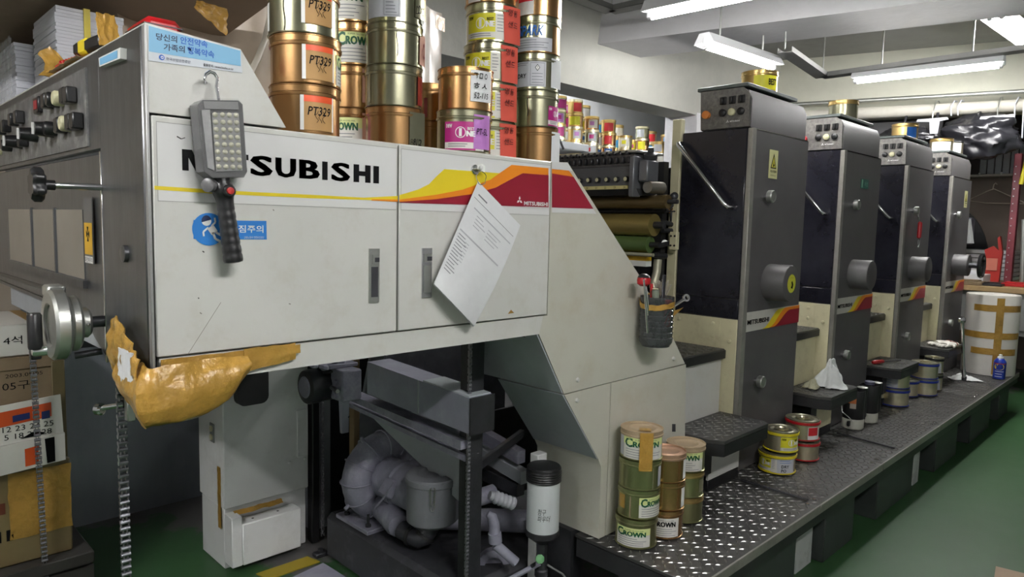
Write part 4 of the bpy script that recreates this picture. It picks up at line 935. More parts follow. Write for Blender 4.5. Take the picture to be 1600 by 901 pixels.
    def hazard(s, a0, a1, z0, z1, big=None):
        s.patch(a0, a1, z0, z1, SILV); w = a1 - a0; h = z1 - z0
        for r in ((.55, .95, .05, .07), (.55, .95, .93, .95), (.55, .56, .05, .95), (.94, .95, .05, .95)):
            s.patch(a0 + r[0] * w, a0 + r[1] * w, z0 + r[2] * h, z0 + r[3] * h, TINY, 'box_line', .0014)
        ca, cz = a0 + .75 * w, z0 + .75 * h; ra = .07 * w; rz = .14 * h
        for k, mm, d in ((1, INKBLACK, .0016), (.75, WHITE, .0019)):
            MB().poly([s.p(R_(ca + x * ra * k), cz + y * rz * k, d) for x, y in ((-1, 0), (0, -1), (1, 0), (0, 1))]).build('hazard_diamond', mm, s.t, smooth=0, fix=False)
        s.text('!', ca - .008 * w, ca + .008 * w, cz - rz * .4, cz + rz * .4, INKBLACK, .0021)
        s.fine(a0 + .6 * w, a0 + .92 * w, z0 + .14 * h, z0 + .5 * h, 4); s.fine(a0 + .05 * w, a0 + .5 * w, z0 + .84 * h, z0 + .92 * h, 2)
        if big: s.text(big, a0 + .16 * w, a0 + .44 * w, z0 + .34 * h, z0 + .52 * h, INKBLACK, .0016, .02)
ZD = 1.645
def column(tag_, x, y, r, h, specs, group):
    out = []
    for i, (b, l, lab, fn) in enumerate(specs):
        jx, jy = random.uniform(-.003, .003), random.uniform(-.003, .003)
        c = Can(x + jx, y + jy, ZD + i * h, r, h, b, l, lab, group)
        if fn: fn(c)
        out.append(c)
    return out
G1 = 'ink tins stacked on the delivery deck'
# column A - the nearest, left
column('A', .842, 1.568, .084, .1125, [
    (COPPER, COPPER, 'copper ink tin at the bottom of the leftmost stack, tan PT note on its front', lambda c: c.pt(-8, 50, .08, .78)),
    (COPPER, COPPER, 'copper ink tin second from the bottom of the leftmost stack, tan PT note', lambda c: (c.pt(-6, 50, .1, .8), c.crown(58, 110, .08, .7))),
    (OLIVE, COPPER, 'olive ink tin with a black ink drip, third up in the leftmost stack', lambda c: (c.pt(-4, 52, .2, .86), c.scratch(-32, .05, .8), c.patch(-85, -70, .1, .66, WHITE))),
    (OLIVE, OLIVE, 'olive ink tin at the top of the leftmost stack, cut by the picture edge', None)], G1)
column('H', .975, 1.905, .080, .116, [(LILAC, LILAC, 'lilac tin just peeking out behind the leftmost stack', None)], G1)
column('B', 1.118, 1.80, .079, .117, [
    (COPPER, COPPER, 'copper ink tin with a lime-green label at the bottom behind the leftmost stack', lambda c: (c.crown(-60, 22, .1, .78), c.note(20, 42, .02, .9, PINKP, ['', '']))),
    (COPPER, COPPER, 'plain copper ink tin with a pink note, second up behind the leftmost stack', lambda c: c.note(16, 46, .15, .95, PINKP, ['ㅅ', 'ㅇ'], DRED)),
    (COPPER, COPPER, 'copper ink tin with a green lettered label, third up behind the leftmost stack', lambda c: (c.crown(-40, 50, .08, .82), c.note(24, 52, .15, .95, PINKP, ['거', 'ㅇ'], DRED))),
    (COPPER, COPPER, 'copper ink tin with a green lettered label near the top behind the leftmost stack', lambda c: c.crown(-75, 36, .08, .82)),
    (OLIVE, OLIVE, 'olive ink tin at the very top of the stack behind the leftmost stack', None)], G1)
column('C', 1.140, 1.628, .0795, .1085, [
    (COPPER, COPPER, 'copper ink tin at the bottom of the second stack, scribbled label peeling off its side', lambda c: c.note(32, 66, 0, .9, OLIVE, ['', '', '8/12'], INKBLACK, flare=.012)),
    (OLIVE, OLIVE, 'dented olive ink tin second from the bottom of the second stack', lambda c: (c.patch(56, 90, .1, .85, DRED, 'label', .003), c.patch(-58, -52, .1, .8, TINW, 'solder_seam'))),
    (OLIVE, OLIVE, 'olive ink tin with a thin black drip, third up in the second stack', lambda c: (c.scratch(6, .2, .95), c.note(60, 95, .1, .85, PINKP, ['ㅇ'], DRED))),
    (OLIVE, OLIVE, 'olive ink tin with a silver hazard label, near the top of the second stack', lambda c: (c.hazard(-62, 12, .12, .78), c.note(44, 80, .2, .95, OLIVE, ['', 'DIC'], INKBLACK), c.patch(62, 90, .1, .8, WHITE, 'label', .004))),
    (OLIVE, OLIVE, 'olive ink tin at the top of the second stack, cut by the picture edge', None)], G1)
column('D', 1.405, 1.805, .078, .116, [
    (COPPER, COPPER, 'copper ink tin at the bottom of the short stack hidden behind the pink-labelled tin', None),
    (COPPER, COPPER, 'copper ink tin at the top of the short stack hidden behind the pink-labelled tin', lambda c: c.patch(-14, -6, .1, .6, DRED))], G1)
column('E', 1.343, 1.562, .0815, .119, [
    (OLIVE, OLIVE, 'olive ink tin with a magenta label standing alone in front of the right stacks', lambda c: (c.one(-42, 46, MAG, .06, .72), c.note(20, 60, .1, .9, LILAC, ['', 'PT-5L', ''], INKBLACK, .002, .004))),
    (COPPER, COPPER, 'copper ink tin with a torn white note, on top of the magenta-labelled tin', lambda c: c.note(10, 56, .2, .92, PAPER, ['ㄱㅁㅇ', 'ㅎㅅ', '52-115'], INKBLACK))], G1)
def redn(c, z0=.02, z1=.95): c.note(26, 68, z0, z1, CORAL, ['명동', '샌드', ''], flat('note_ink', (70, 16, 20)), flare=.01, shear=-3)
column('F', 1.522, 1.652, .0845, .1165, [
    (OLIVE, OLIVE, 'olive ink tin with a coral note, bottom of the stack behind the magenta-labelled tin', lambda c: (c.one(-62, 36, LYEL), redn(c))),
    (OLIVE, OLIVE, 'olive ink tin with a dated coral note, second up behind the magenta-labelled tin', lambda c: (c.one(-62, 36, LYEL), redn(c))),
    (OLIVE, OLIVE, 'yellow-labelled ink tin with a coral note, third up behind the magenta-labelled tin', lambda c: (c.one(-66, 22, LYEL), redn(c))),
    (OLIVE, OLIVE, 'yellow-labelled ink tin with a coral note, fourth up behind the magenta-labelled tin', lambda c: (c.one(-62, 28, LYEL), redn(c))),
    (COPPER, OLIVE, 'copper ink tin at the top of the yellow-labelled stack', lambda c: (c.patch(-60, -24, .02, .8, WHITE), c.note(20, 60, .3, .98, CORAL, ['', ''])))], G1)
column('G', 1.69, 1.612, .0775, .1145, [
    (COPPER, COPPER, 'plain copper ink tin at the bottom of the rightmost stack on the deck', lambda c: c.note(44, 80, .05, .9, PAPER, [''])),
    (OLIVE, OLIVE, 'olive ink tin with a black drip and magenta label, second up in the rightmost stack', lambda c: (c.scratch(-20, .3, .85), c.one(34, 90, MAG, .06, .6))),
    (OLIVE, OLIVE, 'olive ink tin with a white DRY label, third up in the rightmost stack', lambda c: (c.hazard(-62, 26, .1, .78, 'DRY'), c.note(40, 80, .1, .9, PAPER, ['']))),
    (COPPER, OLIVE, 'copper ink tin with blue italic lettering, fourth up in the rightmost stack', lambda c: (c.patch(-70, 40, .06, .78, SILV), c.patch(-70, 40, .42, .78, OLIVE, 'label_field', .0012), c.text('SPARK', -50, 16, .46, .74, BLUEP, .0034, .018, .25), c.fine(-60, 30, .14, .34, 4))),
    (COPPER, COPPER, 'copper ink tin with a red and white label at the top of the rightmost stack', lambda c: (c.patch(-60, -12, .05, .9, WHITE), c.patch(-58, -14, .4, .9, flat('bright_red', (200, 40, 50)), 'label_field', .0012)))], G1)
MB().box(1.70, 1.78, 1.53, 2.0, 1.625, 1.645).build('deck_shelf', GREYPLATE, dl)
# ------------------------------------------------------------------ tins on the footboard
G2 = 'ink tins standing on the footboard'
OLD = mat('dusty_brown_lid', (.40, .30, .19), .6, .3, var=.2, scale=8, dirt=(.5, .42, .32), dirt_amt=.5, dscale=12)
OLIVG = mat('olive_green_tin', (.36, .36, .18), .3, .9, var=.2, scale=5, dirt=(.2, .22, .1), dirt_amt=.5, dscale=5)
def pile(u, x, y, r, h, specs):
    for i, (b, l, lab, fn) in enumerate(specs):
        c = Can(x + random.uniform(-.003, .003) + (.004 * i if u == 0 else 0), y, .3335 + i * h, r, h, b, l, lab, G2)
        if fn: fn(c)
def tapev(c):
    c.patch(-4, 30, -.3, 1.0, TAPE, 'tape', .004, base=1.0)
    MB().box(-.02, .02, -.0, .03, 0, .001).xf(Matrix.Translation(c.p(R_(13), 1.0, -.025, 1.0)) @ Matrix.Rotation(math.atan2(c.f.y, c.f.x) + math.pi / 2, 4, 'Z')).build('tape', TAPE, c.t)
pile(0, 2.018, 1.375, .0755, .1035, [
    (OLIVG, OLIVG, 'olive ink tin with a full green lettered label, bottom of the tall footboard pile', lambda c: c.crown(-62, 42, .08, .72)),
    (OLIVG, OLIVG, 'olive ink tin with a label on its right side, second in the tall footboard pile', lambda c: (c.crown(2, 92, .08, .78), c.patch(-66, -40, .3, .95, TAPE), c.patch(-24, -21, .05, .8, OLD, 'solder_seam'))),
    (OLIVG, OLIVG, 'unlabelled olive green ink tin, third in the tall footboard pile', lambda c: (c.patch(38, 41, .05, .8, TINW, 'solder_seam'), c.patch(60, 85, .1, .8, SILV))),
    (OLIVG, OLD, 'taped ink tin with a dusty lid on top of the tall footboard pile', lambda c: (c.crown(-55, 70, .06, .8), c.patch(-80, -56, .1, .8, SILV), tapev(c)))])
pile(1, 2.155, 1.352, .0725, .1035, [
    (COPPER, COPPER, 'copper ink tin with black lettering, bottom of the middle footboard pile', lambda c: c.crown(-40, 50, .08, .75, dark=True)),
    (COPPER, COPPER, 'plain copper ink tin in the middle of the middle footboard pile', lambda c: c.patch(56, 80, .1, .85, WHITE)),
    (COPPER, mat('copper_lid', (.6, .38, .26), .4, .8), 'copper ink tin with a clean lid on top of the middle footboard pile', lambda c: c.patch(60, 84, .1, .9, WHITE))])
pile(2, 2.33, 1.375, .0745, .099, [
    (OLIVG, GOLD, 'plain gold ink tin at the bottom of the right footboard pile', None),
    (OLIVG, GOLD, 'plain gold ink tin in the middle of the right footboard pile', lambda c: c.patch(50, 80, .2, .7, TINW)),
    (OLIVG, OLD, 'ink tin with green lettered label and dusty lid on top of the right footboard pile', lambda c: c.crown(-55, 60, .06, .82))])
def rim2(c, col): c.ring(.80, .93, col, 1.03); c.ring(.03, .09, col, 1.01)
DKLID = mat('dark_tin_lid', (.35, .34, .25), .35, .85, var=.15)
def rimcan(x, y, i, r, h, col, lab, fn=None, body=TINW):
    c = Can(x, y, .3335 + i * h, r, h, body, DKLID, lab, G2); rim2(c, col)
    MB().rings_ax(c.c, Vector((0, 0, 1)), [(r * .38, h - .004), (r * .42, h + .0025), (r * .3, h + .0025), (r * .26, h - .004)], 24, False).build('lid_handle', TINW, c.t)
    if fn: fn(c)
    return c
YRIM = flat('yellow_rim', (214, 196, 40), .35); RRIM = flat('red_rim', (180, 24, 34), .35); BRIM = flat('blue_rim', (30, 48, 140), .35)
rimcan(3.13, 1.365, 0, .083, .094, YRIM, 'yellow-rimmed ink tin with DRY PO label, lower of the pair on the footboard', lambda c: (c.one(-78, 0, LYEL, .1, .76), c.patch(0, 62, .08, .78, SILV), c.text('DRY\nPO', 14, 40, .14, .5, INKBLACK, .0016, .02), c.fine(8, 54, .6, .7, 2, BLUEP)))
rimcan(3.145, 1.36, 1, .077, .098, YRIM, 'yellow-rimmed ink tin with grey lid, upper of the pair on the footboard', lambda c: c.one(0, 95, LYEL, .08, .76))
rimcan(3.40, 1.36, 0, .078, .094, RRIM, 'red-rimmed ink tin at the bottom behind the yellow-rimmed tins', None)
rimcan(3.395, 1.365, 1, .08, .10, RRIM, 'red-rimmed ink tin on top behind the yellow-rimmed tins', lambda c: (c.patch(20, 70, .1, .72, WHITE), c.patch(22, 62, .3, .7, flat('bright_red', (200, 40, 50)), 'label_field', .0014)))
for x, y, lab in ((4.93, 1.40, 'near'), (5.42, 1.36, 'far')):
    for i in range(2):
        rimcan(x, y, i, .086 if i == 0 else .084, .115, BRIM, 'blue-rimmed ink tin %s of the %s pair below the third tower step' % (('at the bottom', 'on top')[i], ('near', 'far')[lab == 'far']),
               (lambda c: (c.patch(-50, 10, .1, .7, SILV, 'label', .001), c.fine(-40, 0, .2, .5, 3, BLUEP))) if (i == 1 and lab == 'near') else None)
for i in range(2):
    rimcan(5.62, 1.355, i, .062, .12, flat('black_rim', (20, 20, 22)), 'narrow black-rimmed tin %s beside the far blue-rimmed pair' % ('below', 'above')[i], lambda c: c.patch(-30, 50, .1, .7, SILV))
c = rimcan(5.28, 1.44, 0, .086, .115, BRIM, 'blue-rimmed ink tin standing behind the far pair under the step')
# tins on top of the towers
G3 = 'tins on top of the towers'
c = Can(3.22, 1.60, 2.0925, .085, .10, GOLD, GOLD, 'gold tin with a yellow label on top of the first tower', G3); c.patch(-18, 70, .1, .75, LYEL); c.text('BEST', 30, 62, .3, .6, INKBLACK, .002, .03)
Can(4.28, 1.60, 2.0925, .082, .11, OLIVE, GOLD, 'olive tin on top of the second tower', G3)
c = Can(5.42, 1.60, 2.0925, .085, .11, GOLD, GOLD, 'gold tin with a blue label on top of the third tower', G3); c.patch(10, 60, .1, .75, BLUEP)
c = Can(6.42, 1.62, 2.0925, .085, .11, TINW, GOLD, 'white-labelled tin on top of the fourth tower, left one', G3); c.patch(-50, 50, .1, .75, WHITE)
c = Can(6.62, 1.58, 2.0925, .07, .12, TINW, BLACK, 'white-labelled tin on top of the fourth tower, right one', G3); c.patch(-30, 50, .1, .75, WHITE)
# ------------------------------------------------------------------ tins on the shelf in the store behind
sh = thing('store_shelf', 'grey shelf carrying rows of ink tins in the store room behind the press', 'shelf', (4.6, 4.5, 0))
MB().box(3.2, 7.4, 4.25, 4.95, 1.96, 2.0, .004).build('shelf_board', GREYPLATE, sh)
for x in (3.25, 4.8, 6.35): MB().box(x - .03, x + .03, 4.3, 4.36, 0, 1.96).build('shelf_post', GREYPLATE, sh)
cols = [(TINW, 'silver'), (GOLD, 'gold'), (COPPER, 'copper'), (OLIVE, 'olive')]
labs = [(WLAB, 'white'), (LYEL, 'yellow'), (MAG, 'magenta'), (BLUEP, 'blue'), (SILV, 'grey'), (flat('bright_red', (200, 40, 50)), 'red'), (flat('sky_patch', (60, 150, 210)), 'sky blue'), (LILAC, 'lilac')]
ordn = ['leftmost', 'second', 'third', 'fourth', 'fifth', 'sixth', 'seventh', 'eighth', 'ninth', 'tenth', 'eleventh', 'twelfth', 'thirteenth', 'fourteenth', 'fifteenth', 'rightmost']
tiers = ['lowest', 'second up', 'third up', 'fourth up', 'topmost']
heights = [5, 5, 5, 5, 4, 4, 4, 4, 3, 3, 4, 4, 3, 4, 4, 3]
xs_ = [at(868 + i * 13.6, 200, y=4.38).x for i in range(16)]
for i, x in enumerate(xs_):
    back = i % 2; y = 4.38 if not back else 4.52
    xx = at(872 + i * 13.2, 200, y=y).x; r = .074; z = 2.0005
    for j in range(heights[i]):
        hh = .125; b, bn = random.choice(cols); l, ln = random.choice(labs)
        c = Can(xx + random.uniform(-.008, .008), y if not back else 4.40 + .13, z, r, hh, b, random.choice((TINW, GOLD, GOLD)), '%s tin with %s label on the store shelf, %s in the %s stack' % (bn, ln, tiers[j], ordn[i]), 'ink tins on the store shelf', detail=False)
        a = random.uniform(-50, -10); c.patch(a, a + random.uniform(60, 95), .1, .74, l)
        if random.random() < .5: c.patch(a + 10, a + 45, .3, .6, random.choice(labs)[0], 'label_field', .0014)
        z += hh
# ================================================================== THINGS HANGING ON THE FRONT
def poly_slab(pts_px, yf, thick, name, m, parent, rb=0.0):
    pts = [at(u, v, y=yf) for u, v in pts_px]; n = len(pts)
    vs = pts + [p + Vector((0, thick, 0)) for p in pts]
    fs = [tuple(range(n)), tuple(range(2 * n - 1, n - 1, -1))] + [(i, (i + 1) % n, (i + 1) % n + n, i + n) for i in range(n)]
    return MB().add(vs, fs).build(name, m, parent)
# LED work lamp
wl_ = thing('work_lamp', 'hand-held LED work lamp with clear head and black ribbed grip hung on the left door', 'work lamp', at(350, 408, y=1.41))
CLEARG = mat('smoky_clear_plastic', (.22, .22, .22), .1, var=.3, scale=30, alpha=.28)
SMOKE = mat('grey_smoked_plastic', (.13, .13, .132), .3, var=.2, scale=20)
LED = mat('ivory_led_dome', (.80, .78, .62), .25, var=.05)
YF = 1.405
poly_slab([(309, 162), (316, 156), (373, 157), (379, 163), (386, 268), (381, 277), (332, 278), (319, 268)], YF + .012, .042, 'lamp_body', SMOKE, wl_)
bd = poly_slab([(331, 176), (373, 176), (379, 266), (338, 268)], YF + .008, .003, 'led_board', mat('grey_led_board', (.42, .42, .41), .35, .4, var=.3, scale=30), wl_)
poly_slab([(315, 172), (328, 171), (335, 266), (325, 262)], YF + .008, .003, 'reflector', mat('foil_reflector', (.62, .62, .62), .3, .6, var=.2, scale=40), wl_)
poly_slab([(318, 158), (372, 159), (373, 171), (320, 170)], YF + .008, .003, 'cap_band', mat('light_smoked_plastic', (.36, .36, .36), .3), wl_)
for r in range(8):
    for c in range(4):
        u = 337 + c * 10.6 + r * .8 + (0 if c else -1); v = 179 + r * 11.6 + c * .3
        p = at(u, v, y=YF + .008); MB().lathe(p, [(.0052, 0), (.0048, .002), (.003, .0042), (.001, .005)], 10, (0, -1, 0)).build('led', LED, bd)
def hullslab(outer, y0, y1, inset, name, m, parent):
    a = [at(u, v, y=y1) for u, v in outer]; cu = sum(p[0] for p in outer) / len(outer); cv = sum(p[1] for p in outer) / len(outer)
    b = [at(cu + (u - cu) * inset, cv + (v - cv) * inset, y=y0) for u, v in outer]; n = len(a)
    return MB().add(a + b, [tuple(range(n, 2 * n))] + [(i, (i + 1) % n, (i + 1) % n + n, i + n) for i in range(n)]).build(name, m, parent)
hullslab([(306, 163), (316, 153), (372, 154), (379, 163), (387, 268), (381, 278), (331, 279), (317, 268)], YF - .004, YF + .03, .96, 'clear_cover', CLEARG, wl_)
hp = [at(u, v, y=YF + .03) for u, v in ((322, 131), (319, 124), (322, 116), (328, 112), (335, 115), (340, 123), (338, 136), (340, 146), (342, 158))]
MB().tube(hp, .0036, 10).build('hook', CHROME, wl_)
g0 = at(346, 276, y=YF + .028); g1 = at(365, 409, y=YF + .02)
pr_ = []
N = 40
for i in range(N + 1):
    t = i / N; r = .0155 - .004 * math.exp(-((t - .28) / .12) ** 2) * 0 + .004 * t + .006 * math.exp(-((t - .16) / .08) ** 2)
    if t > .3 and i % 4 == 0: r -= .0012
    pr_.append((g0.lerp(g1, t), r))
pr_ = [(g0.lerp(g1, -.02), .012)] + pr_ + [(g0.lerp(g1, 1.01), .012)]
gr = MB().rings(pr_, 20).build('grip', BLACK, wl_)
nb = at(360, 298, y=YF); MB().lathe(nb + Vector((0, .006, 0)), [(.013, 0), (.0125, .004), (.010, .006)], 18, (0, -1, 0)).build('switch_boss', BLACK, wl_)
MB().lathe(nb, [(.0075, 0), (.007, .003), (.005, .0035)], 16, (0, -1, 0)).build('red_button', flat('red_button', (176, 44, 40), .4), wl_)
MB().lathe(at(332, 290, y=YF + .03), [(.014, 0), (.014, .018), (.01, .02)], 16, (-.8, -.6, 0)).build('magnet_pad', SMOKE, wl_)
# lock with key ring and hanging bundle of job sheets
lk = thing('door_lock_and_keys', 'chrome key lock with keys on the right door above the hanging sheets', 'lock', at(741, 265, y=YD))
p = at(741, 265, y=YD); MB().lathe(p, [(.0135, 0), (.0135, .005), (.011, .007)], 20, (0, -1, 0)).build('lock_barrel', CHROME, lk)
MB().box(-.009, .009, -.02, 0, -.0012, .0012).xf(Matrix.Translation(p) @ Matrix.Rotation(.2, 4, 'Y')).build('key', ALU, lk)
q = at(752, 262, y=YD - .015); MB().rings_ax(q, Vector((.5, .8, 0)).normalized(), [(.007, 0), (.011, 0), (.011, .002), (.007, .002), (.007, 0)], 16, False).build('key', ALU, lk)
ps = thing('job_sheet_bundle', 'bundle of printed white sheets hanging by a corner from the wire ring', 'papers', at(742, 508, y=YD - .03))
rc = at(752, 278, y=YD - .018)
MB().tube([rc + Vector((math.cos(a * .2618) * .0175, -.002 * math.sin(a), math.sin(a * .2618) * .0185)) for a in range(25)], .0012, 6).build('wire_ring', CHROME, ps)
C4 = [(747, 283), (813, 352), (678, 443), (741, 509)]
def sheet(off, du=0, dv=0, curl=1.0):
    def fn(s, t):
        u = (C4[0][0] * (1 - s) + C4[1][0] * s) * (1 - t) + (C4[2][0] * (1 - s) + C4[3][0] * s) * t + du * t
        v = (C4[0][1] * (1 - s) + C4[1][1] * s) * (1 - t) + (C4[2][1] * (1 - s) + C4[3][1] * s) * t + dv * t
        u += 4 * math.sin(math.pi * t) * s; 
        y = YD - .016 - .022 * t - off - .016 * math.sin(math.pi * s) * t * curl - .006 * math.sin(math.pi * t)
        return at(u, v, y=y)
    return fn
for i, (o, du, dv, cu) in enumerate(((0, 0, 0, 1.0), (-.004, -1, 2, .4), (-.008, -1, 1, .1))):
    MB().grid(sheet(o, du, dv, cu), 16, 20, .0004).build('paper_sheet', PAPER, ps, smooth=80)
f0 = sheet(.0012)
def pline(s0, s1, t, w=.006, m=TINY):
    MB().grid(lambda a, b: f0(s0 + (s1 - s0) * a, t + w * b), 10, 1).build('printed_line', m, ps, smooth=0, fix=False)
GREYL = flat('light_grey_rule', (176, 178, 182)); DG = flat('dark_rule', (84, 86, 92))
pline(.05, .95, .13, .004, DG); pline(.12, .95, .20, .012, GREYL); pline(.04, .9, .44, .014, GREYL)
pline(.1, .3, .08, .012, TINY)
for k in range(4): pline(.22, .36 + .05 * (k % 3), .24 + k * .03, .008, GREYL); pline(.5, .78 - .06 * (k % 2), .26 + k * .03, .008, GREYL)
for k in range(13): pline(.05, .2 + .03 * (k % 3), .48 + k * .028, .007, TINY)
for k in range(7): pline(.22, .30, .50 + k * .028, .007, GREYL)
# cut plastic bottle holding tools
ph = thing('tool_holder_bottle', 'dark cut-off plastic bottle taped to the slanted cream cover, full of tools', 'container', (2.0, 1.402, .97))
PET = mat('dark_smoky_pet', (.06, .064, .066), .12, var=.3, scale=25, alpha=.88)
cx_, cy_, zb2 = at(1026, 510, y=1.40).x, 1.402, at(1026, 545, y=1.36).z
prof = [(.035, 0), (.052, .004), (.059, .016)]
for i in range(7):
    z = .026 + i * .02; prof += [(.060, z), (.061, z + .006), (.0575, z + .010), (.060, z + .015)]
prof += [(.061, .175), (.061, .18)]
MB().lathe((cx_, cy_, zb2), prof, 32, cap=False).build('bottle_wall', PET, ph)
MB().cyl((cx_, cy_, zb2), (cx_, cy_, zb2 + .003), .05, 24).build('bottle_base', PET, ph)
def bandfn(s, t):
    a = R_(60 + 260 * s); z = zb2 + .155 + .018 * t + .03 * max(0, (.45 - s)) - .02 * math.sin(math.pi * s)
    return Vector((cx_ + .0625 * math.cos(a), cy_ + .0625 * math.sin(a), z)) + crumple((s * 8, t * 3, 0), 2, .003)
MB().grid(bandfn, 40, 3, .001).build('tape_band', TAPE, ph)
MB().grid(lambda s, t: at(1052 + 14 * s, 486 - 6 * s + 8 * t * (1 - s), y=1.36) + Vector((0, -.004 * s, 0)), 6, 2, .001).build('tape_tail', TAPE, ph)
def tool(name, label, cat): return thing(name, label, cat, (cx_, cy_, zb2 + .006))
def stick(t, part, u0, v0, r, u1, v1, m, y=1.40, rb=None, n=14):
    a = at(u0, v0, y=y); b = at(u1, v1, y=y); mb = MB().rings([(a, r * .8), (a.lerp(b, .03), r), (b, rb or r)], n); return mb.build(part, m, t)
RP = flat('red_plastic', (170, 20, 28), .3)
t = tool('screwdriver', 'red and black ball-grip screwdriver at the left of the bottle holder', 'tool')
p = at(1006, 437, y=1.40); MB().lathe(p - Vector((0, 0, .022)), [(.012, 0), (.023, .008), (.024, .022), (.022, .03), (.012, .04), (.004, .043)], 20).build('ball_grip', RP, t)
MB().lathe(p + Vector((0, 0, .008)), [(.0225, 0), (.019, .007), (.009, .014)], 20).build('grip_cap', BLACK, t); stick(t, 'shaft', 1008, 445, .006, 1018, 525, CHROME)
t = tool('steel_rod', 'thin steel rod beside the red screwdriver in the bottle holder', 'tool'); stick(t, 'rod', 1006, 436, .0035, 1012, 520, CHROME, 1.375)
t = tool('screwdriver', 'thin crimson-handled screwdriver behind the grey-green file in the bottle holder', 'tool'); stick(t, 'handle', 1018, 443, .006, 1018, 470, RP, 1.41); stick(t, 'shaft', 1018, 470, .003, 1020, 525, CHROME, 1.41)
t = tool('file_handle_tool', 'grey-green round-handled tool with a pale end in the bottle holder', 'tool'); stick(t, 'handle', 1024, 452, .0125, 1027, 525, mat('grey_green_handle', (.14, .16, .12), .5), 1.385); MB().lathe(at(1024, 451.5, y=1.385), [(.011, 0), (.011, .002)], 16).build('end_cap', IVORY, t)
t = tool('flat_bar', 'tall flat dark bar standing in the bottle holder', 'tool'); a = at(1038, 429, y=1.39); MB().box(a.x - .009, a.x + .009, 1.388, 1.393, zb2 + .02, a.z, .002).build('bar', DARKM, t)
t = tool('spanner', 'chrome ring spanner leaning out to the right of the bottle holder', 'tool')
a = at(1046, 482, y=1.37); b = at(1068, 468, y=1.36)
MB().tube([at(1036, 505, y=1.39), a, b], .0055, 8).build('shank', CHROME, t)
d = (b - a).normalized(); MB().rings_ax(at(1072, 465, y=1.36), Vector((.35, .9, -.2)).normalized(), [(.0075, -.004), (.014, -.004), (.014, .004), (.0075, .004), (.0075, -.004)], 20, False).build('ring_end', CHROME, t)
t = tool('screwdriver', 'bright red square-handled screwdriver at the right in the bottle holder', 'tool'); stick(t, 'handle', 1045, 468, .0145, 1042, 510, flat('bright_red_plastic', (214, 30, 36), .3), 1.38, .012, 8)
t = tool('brush', 'tuft-ended brush at the back of the bottle holder', 'brush'); a = at(1036, 452, y=1.43)
mb = MB()
for i in range(60):
    dx, dy = random.gauss(0, .016), random.gauss(0, .012); mb.cyl(a + Vector((dx * .3, dy * .3, -.03)), a + Vector((dx, dy, .03 + random.uniform(-.012, .008))), .0022, 5, .0012)
mb.build('bristles', mat('grey_beige_bristle', (.34, .31, .25), .8), t)['kind'] = 'stuff'
stick(t, 'handle', 1036, 462, .007, 1034, 525, DARKM, 1.43)
# ================================================================== ON TOP OF THE DELIVERY CABINET (upper left)
STRIPED = mat('stacked_sheet_edges', (.60, .61, .66), .75, var=.14, scale=5, stretch=(1, 1, 60))
G5 = 'paper stacks on the control cabinet'
a = thing('paper_stack', 'tall block of white sheets with a yellow strap on the control cabinet', 'paper stack', (.7, 2.55, 1.815), G5)
for i in range(25):
    j = random.uniform(-.002, .002); z = 1.8155 + i * .0102
    MB().box(.53 + j, .715 + j, 2.50 + random.uniform(-.0015, .0015), 2.80, z, z + .0099, .0005).build('paper_ream', STRIPED, a)
x0s, x1s = at(131, 60, y=2.497).x, at(141, 60, y=2.497).x
MB().box(x0s, x1s, 2.489, 2.494, 1.816, 2.072).build('strap', flat('yellow_strap', (196, 178, 40)), a)
MB().box(x0s, x1s, 2.489, 2.80, 2.072, 2.0735).build('strap', flat('yellow_strap', (196, 178, 40)), a)
b = thing('paper_stack', 'lower ragged stack of plastic-wrapped white sheets at the far left of the control cabinet', 'paper stack', (.6, 3.05, 1.815), G5)
for i in range(16):
    j = random.uniform(-.004, .004); z = 1.8155 + i * .0122
    MB().box(.485 + j, .74 + j, 2.85 + random.uniform(0, .006), 3.25, z, z + .0118, .0008).build('paper_ream', STRIPED, b)
wrap = mat('clear_wrap', (.7, .72, .76), .15, var=.1, alpha=.25)
MB().grid(lambda s, t: Vector((.476 - .006 * math.sin(s * 40), 2.85 + .4 * s, 1.82 + .21 * t)) + crumple((s * 6, t * 4, 2), 3, .006), 30, 10).build('plastic_wrap', wrap, b, smooth=60)
ZC = 1.8155
ct = thing('box_cutter', 'red plastic box cutter lying on the control cabinet edge beside brown tape', 'cutter', (.49, 2.10, ZC))
MB().box(-.075, .075, -.018, .018, 0, .03, .009).xf(Matrix.Translation((.487, 2.13, ZC)) @ Matrix.Rotation(R_(98), 4, 'Z')).build('handle', RP, ct)
for i in range(6): MB().box(-.06 + i * .018, -.053 + i * .018, -.0195, .0195, .004, .031, .002).xf(Matrix.Translation((.487, 2.13, ZC)) @ Matrix.Rotation(R_(98), 4, 'Z')).build('grip_rib', RP, ct)
tm = thing('tape_measure', 'black and yellow knife handle lying across the red box cutter', 'cutter', (.50, 1.98, ZC))
M_ = Matrix.Translation((.50, 2.0, ZC + .03)) @ Matrix.Rotation(R_(96), 4, 'Z')
MB().box(-.085, .085, -.016, .016, 0, .036, .008).xf(M_).build('case', BLACK, tm)
MB().box(-.0, .05, -.017, .017, -.001, .037, .006).xf(M_).build('label', YW if False else flat('bright_yellow', (214, 192, 40)), tm)
rb_ = thing('red_tool_case', 'small red plastic case on top of the cabinet next to the blue safety sticker', 'case', (.52, 1.56, ZC))
MB().box(.485, .56, 1.56, 1.68, ZC, ZC + .04, .012).build('case_body', RP, rb_); MB().box(.484, .561, 1.559, 1.681, ZC + .022, ZC + .024).build('case_seam', BLACK, rb_)
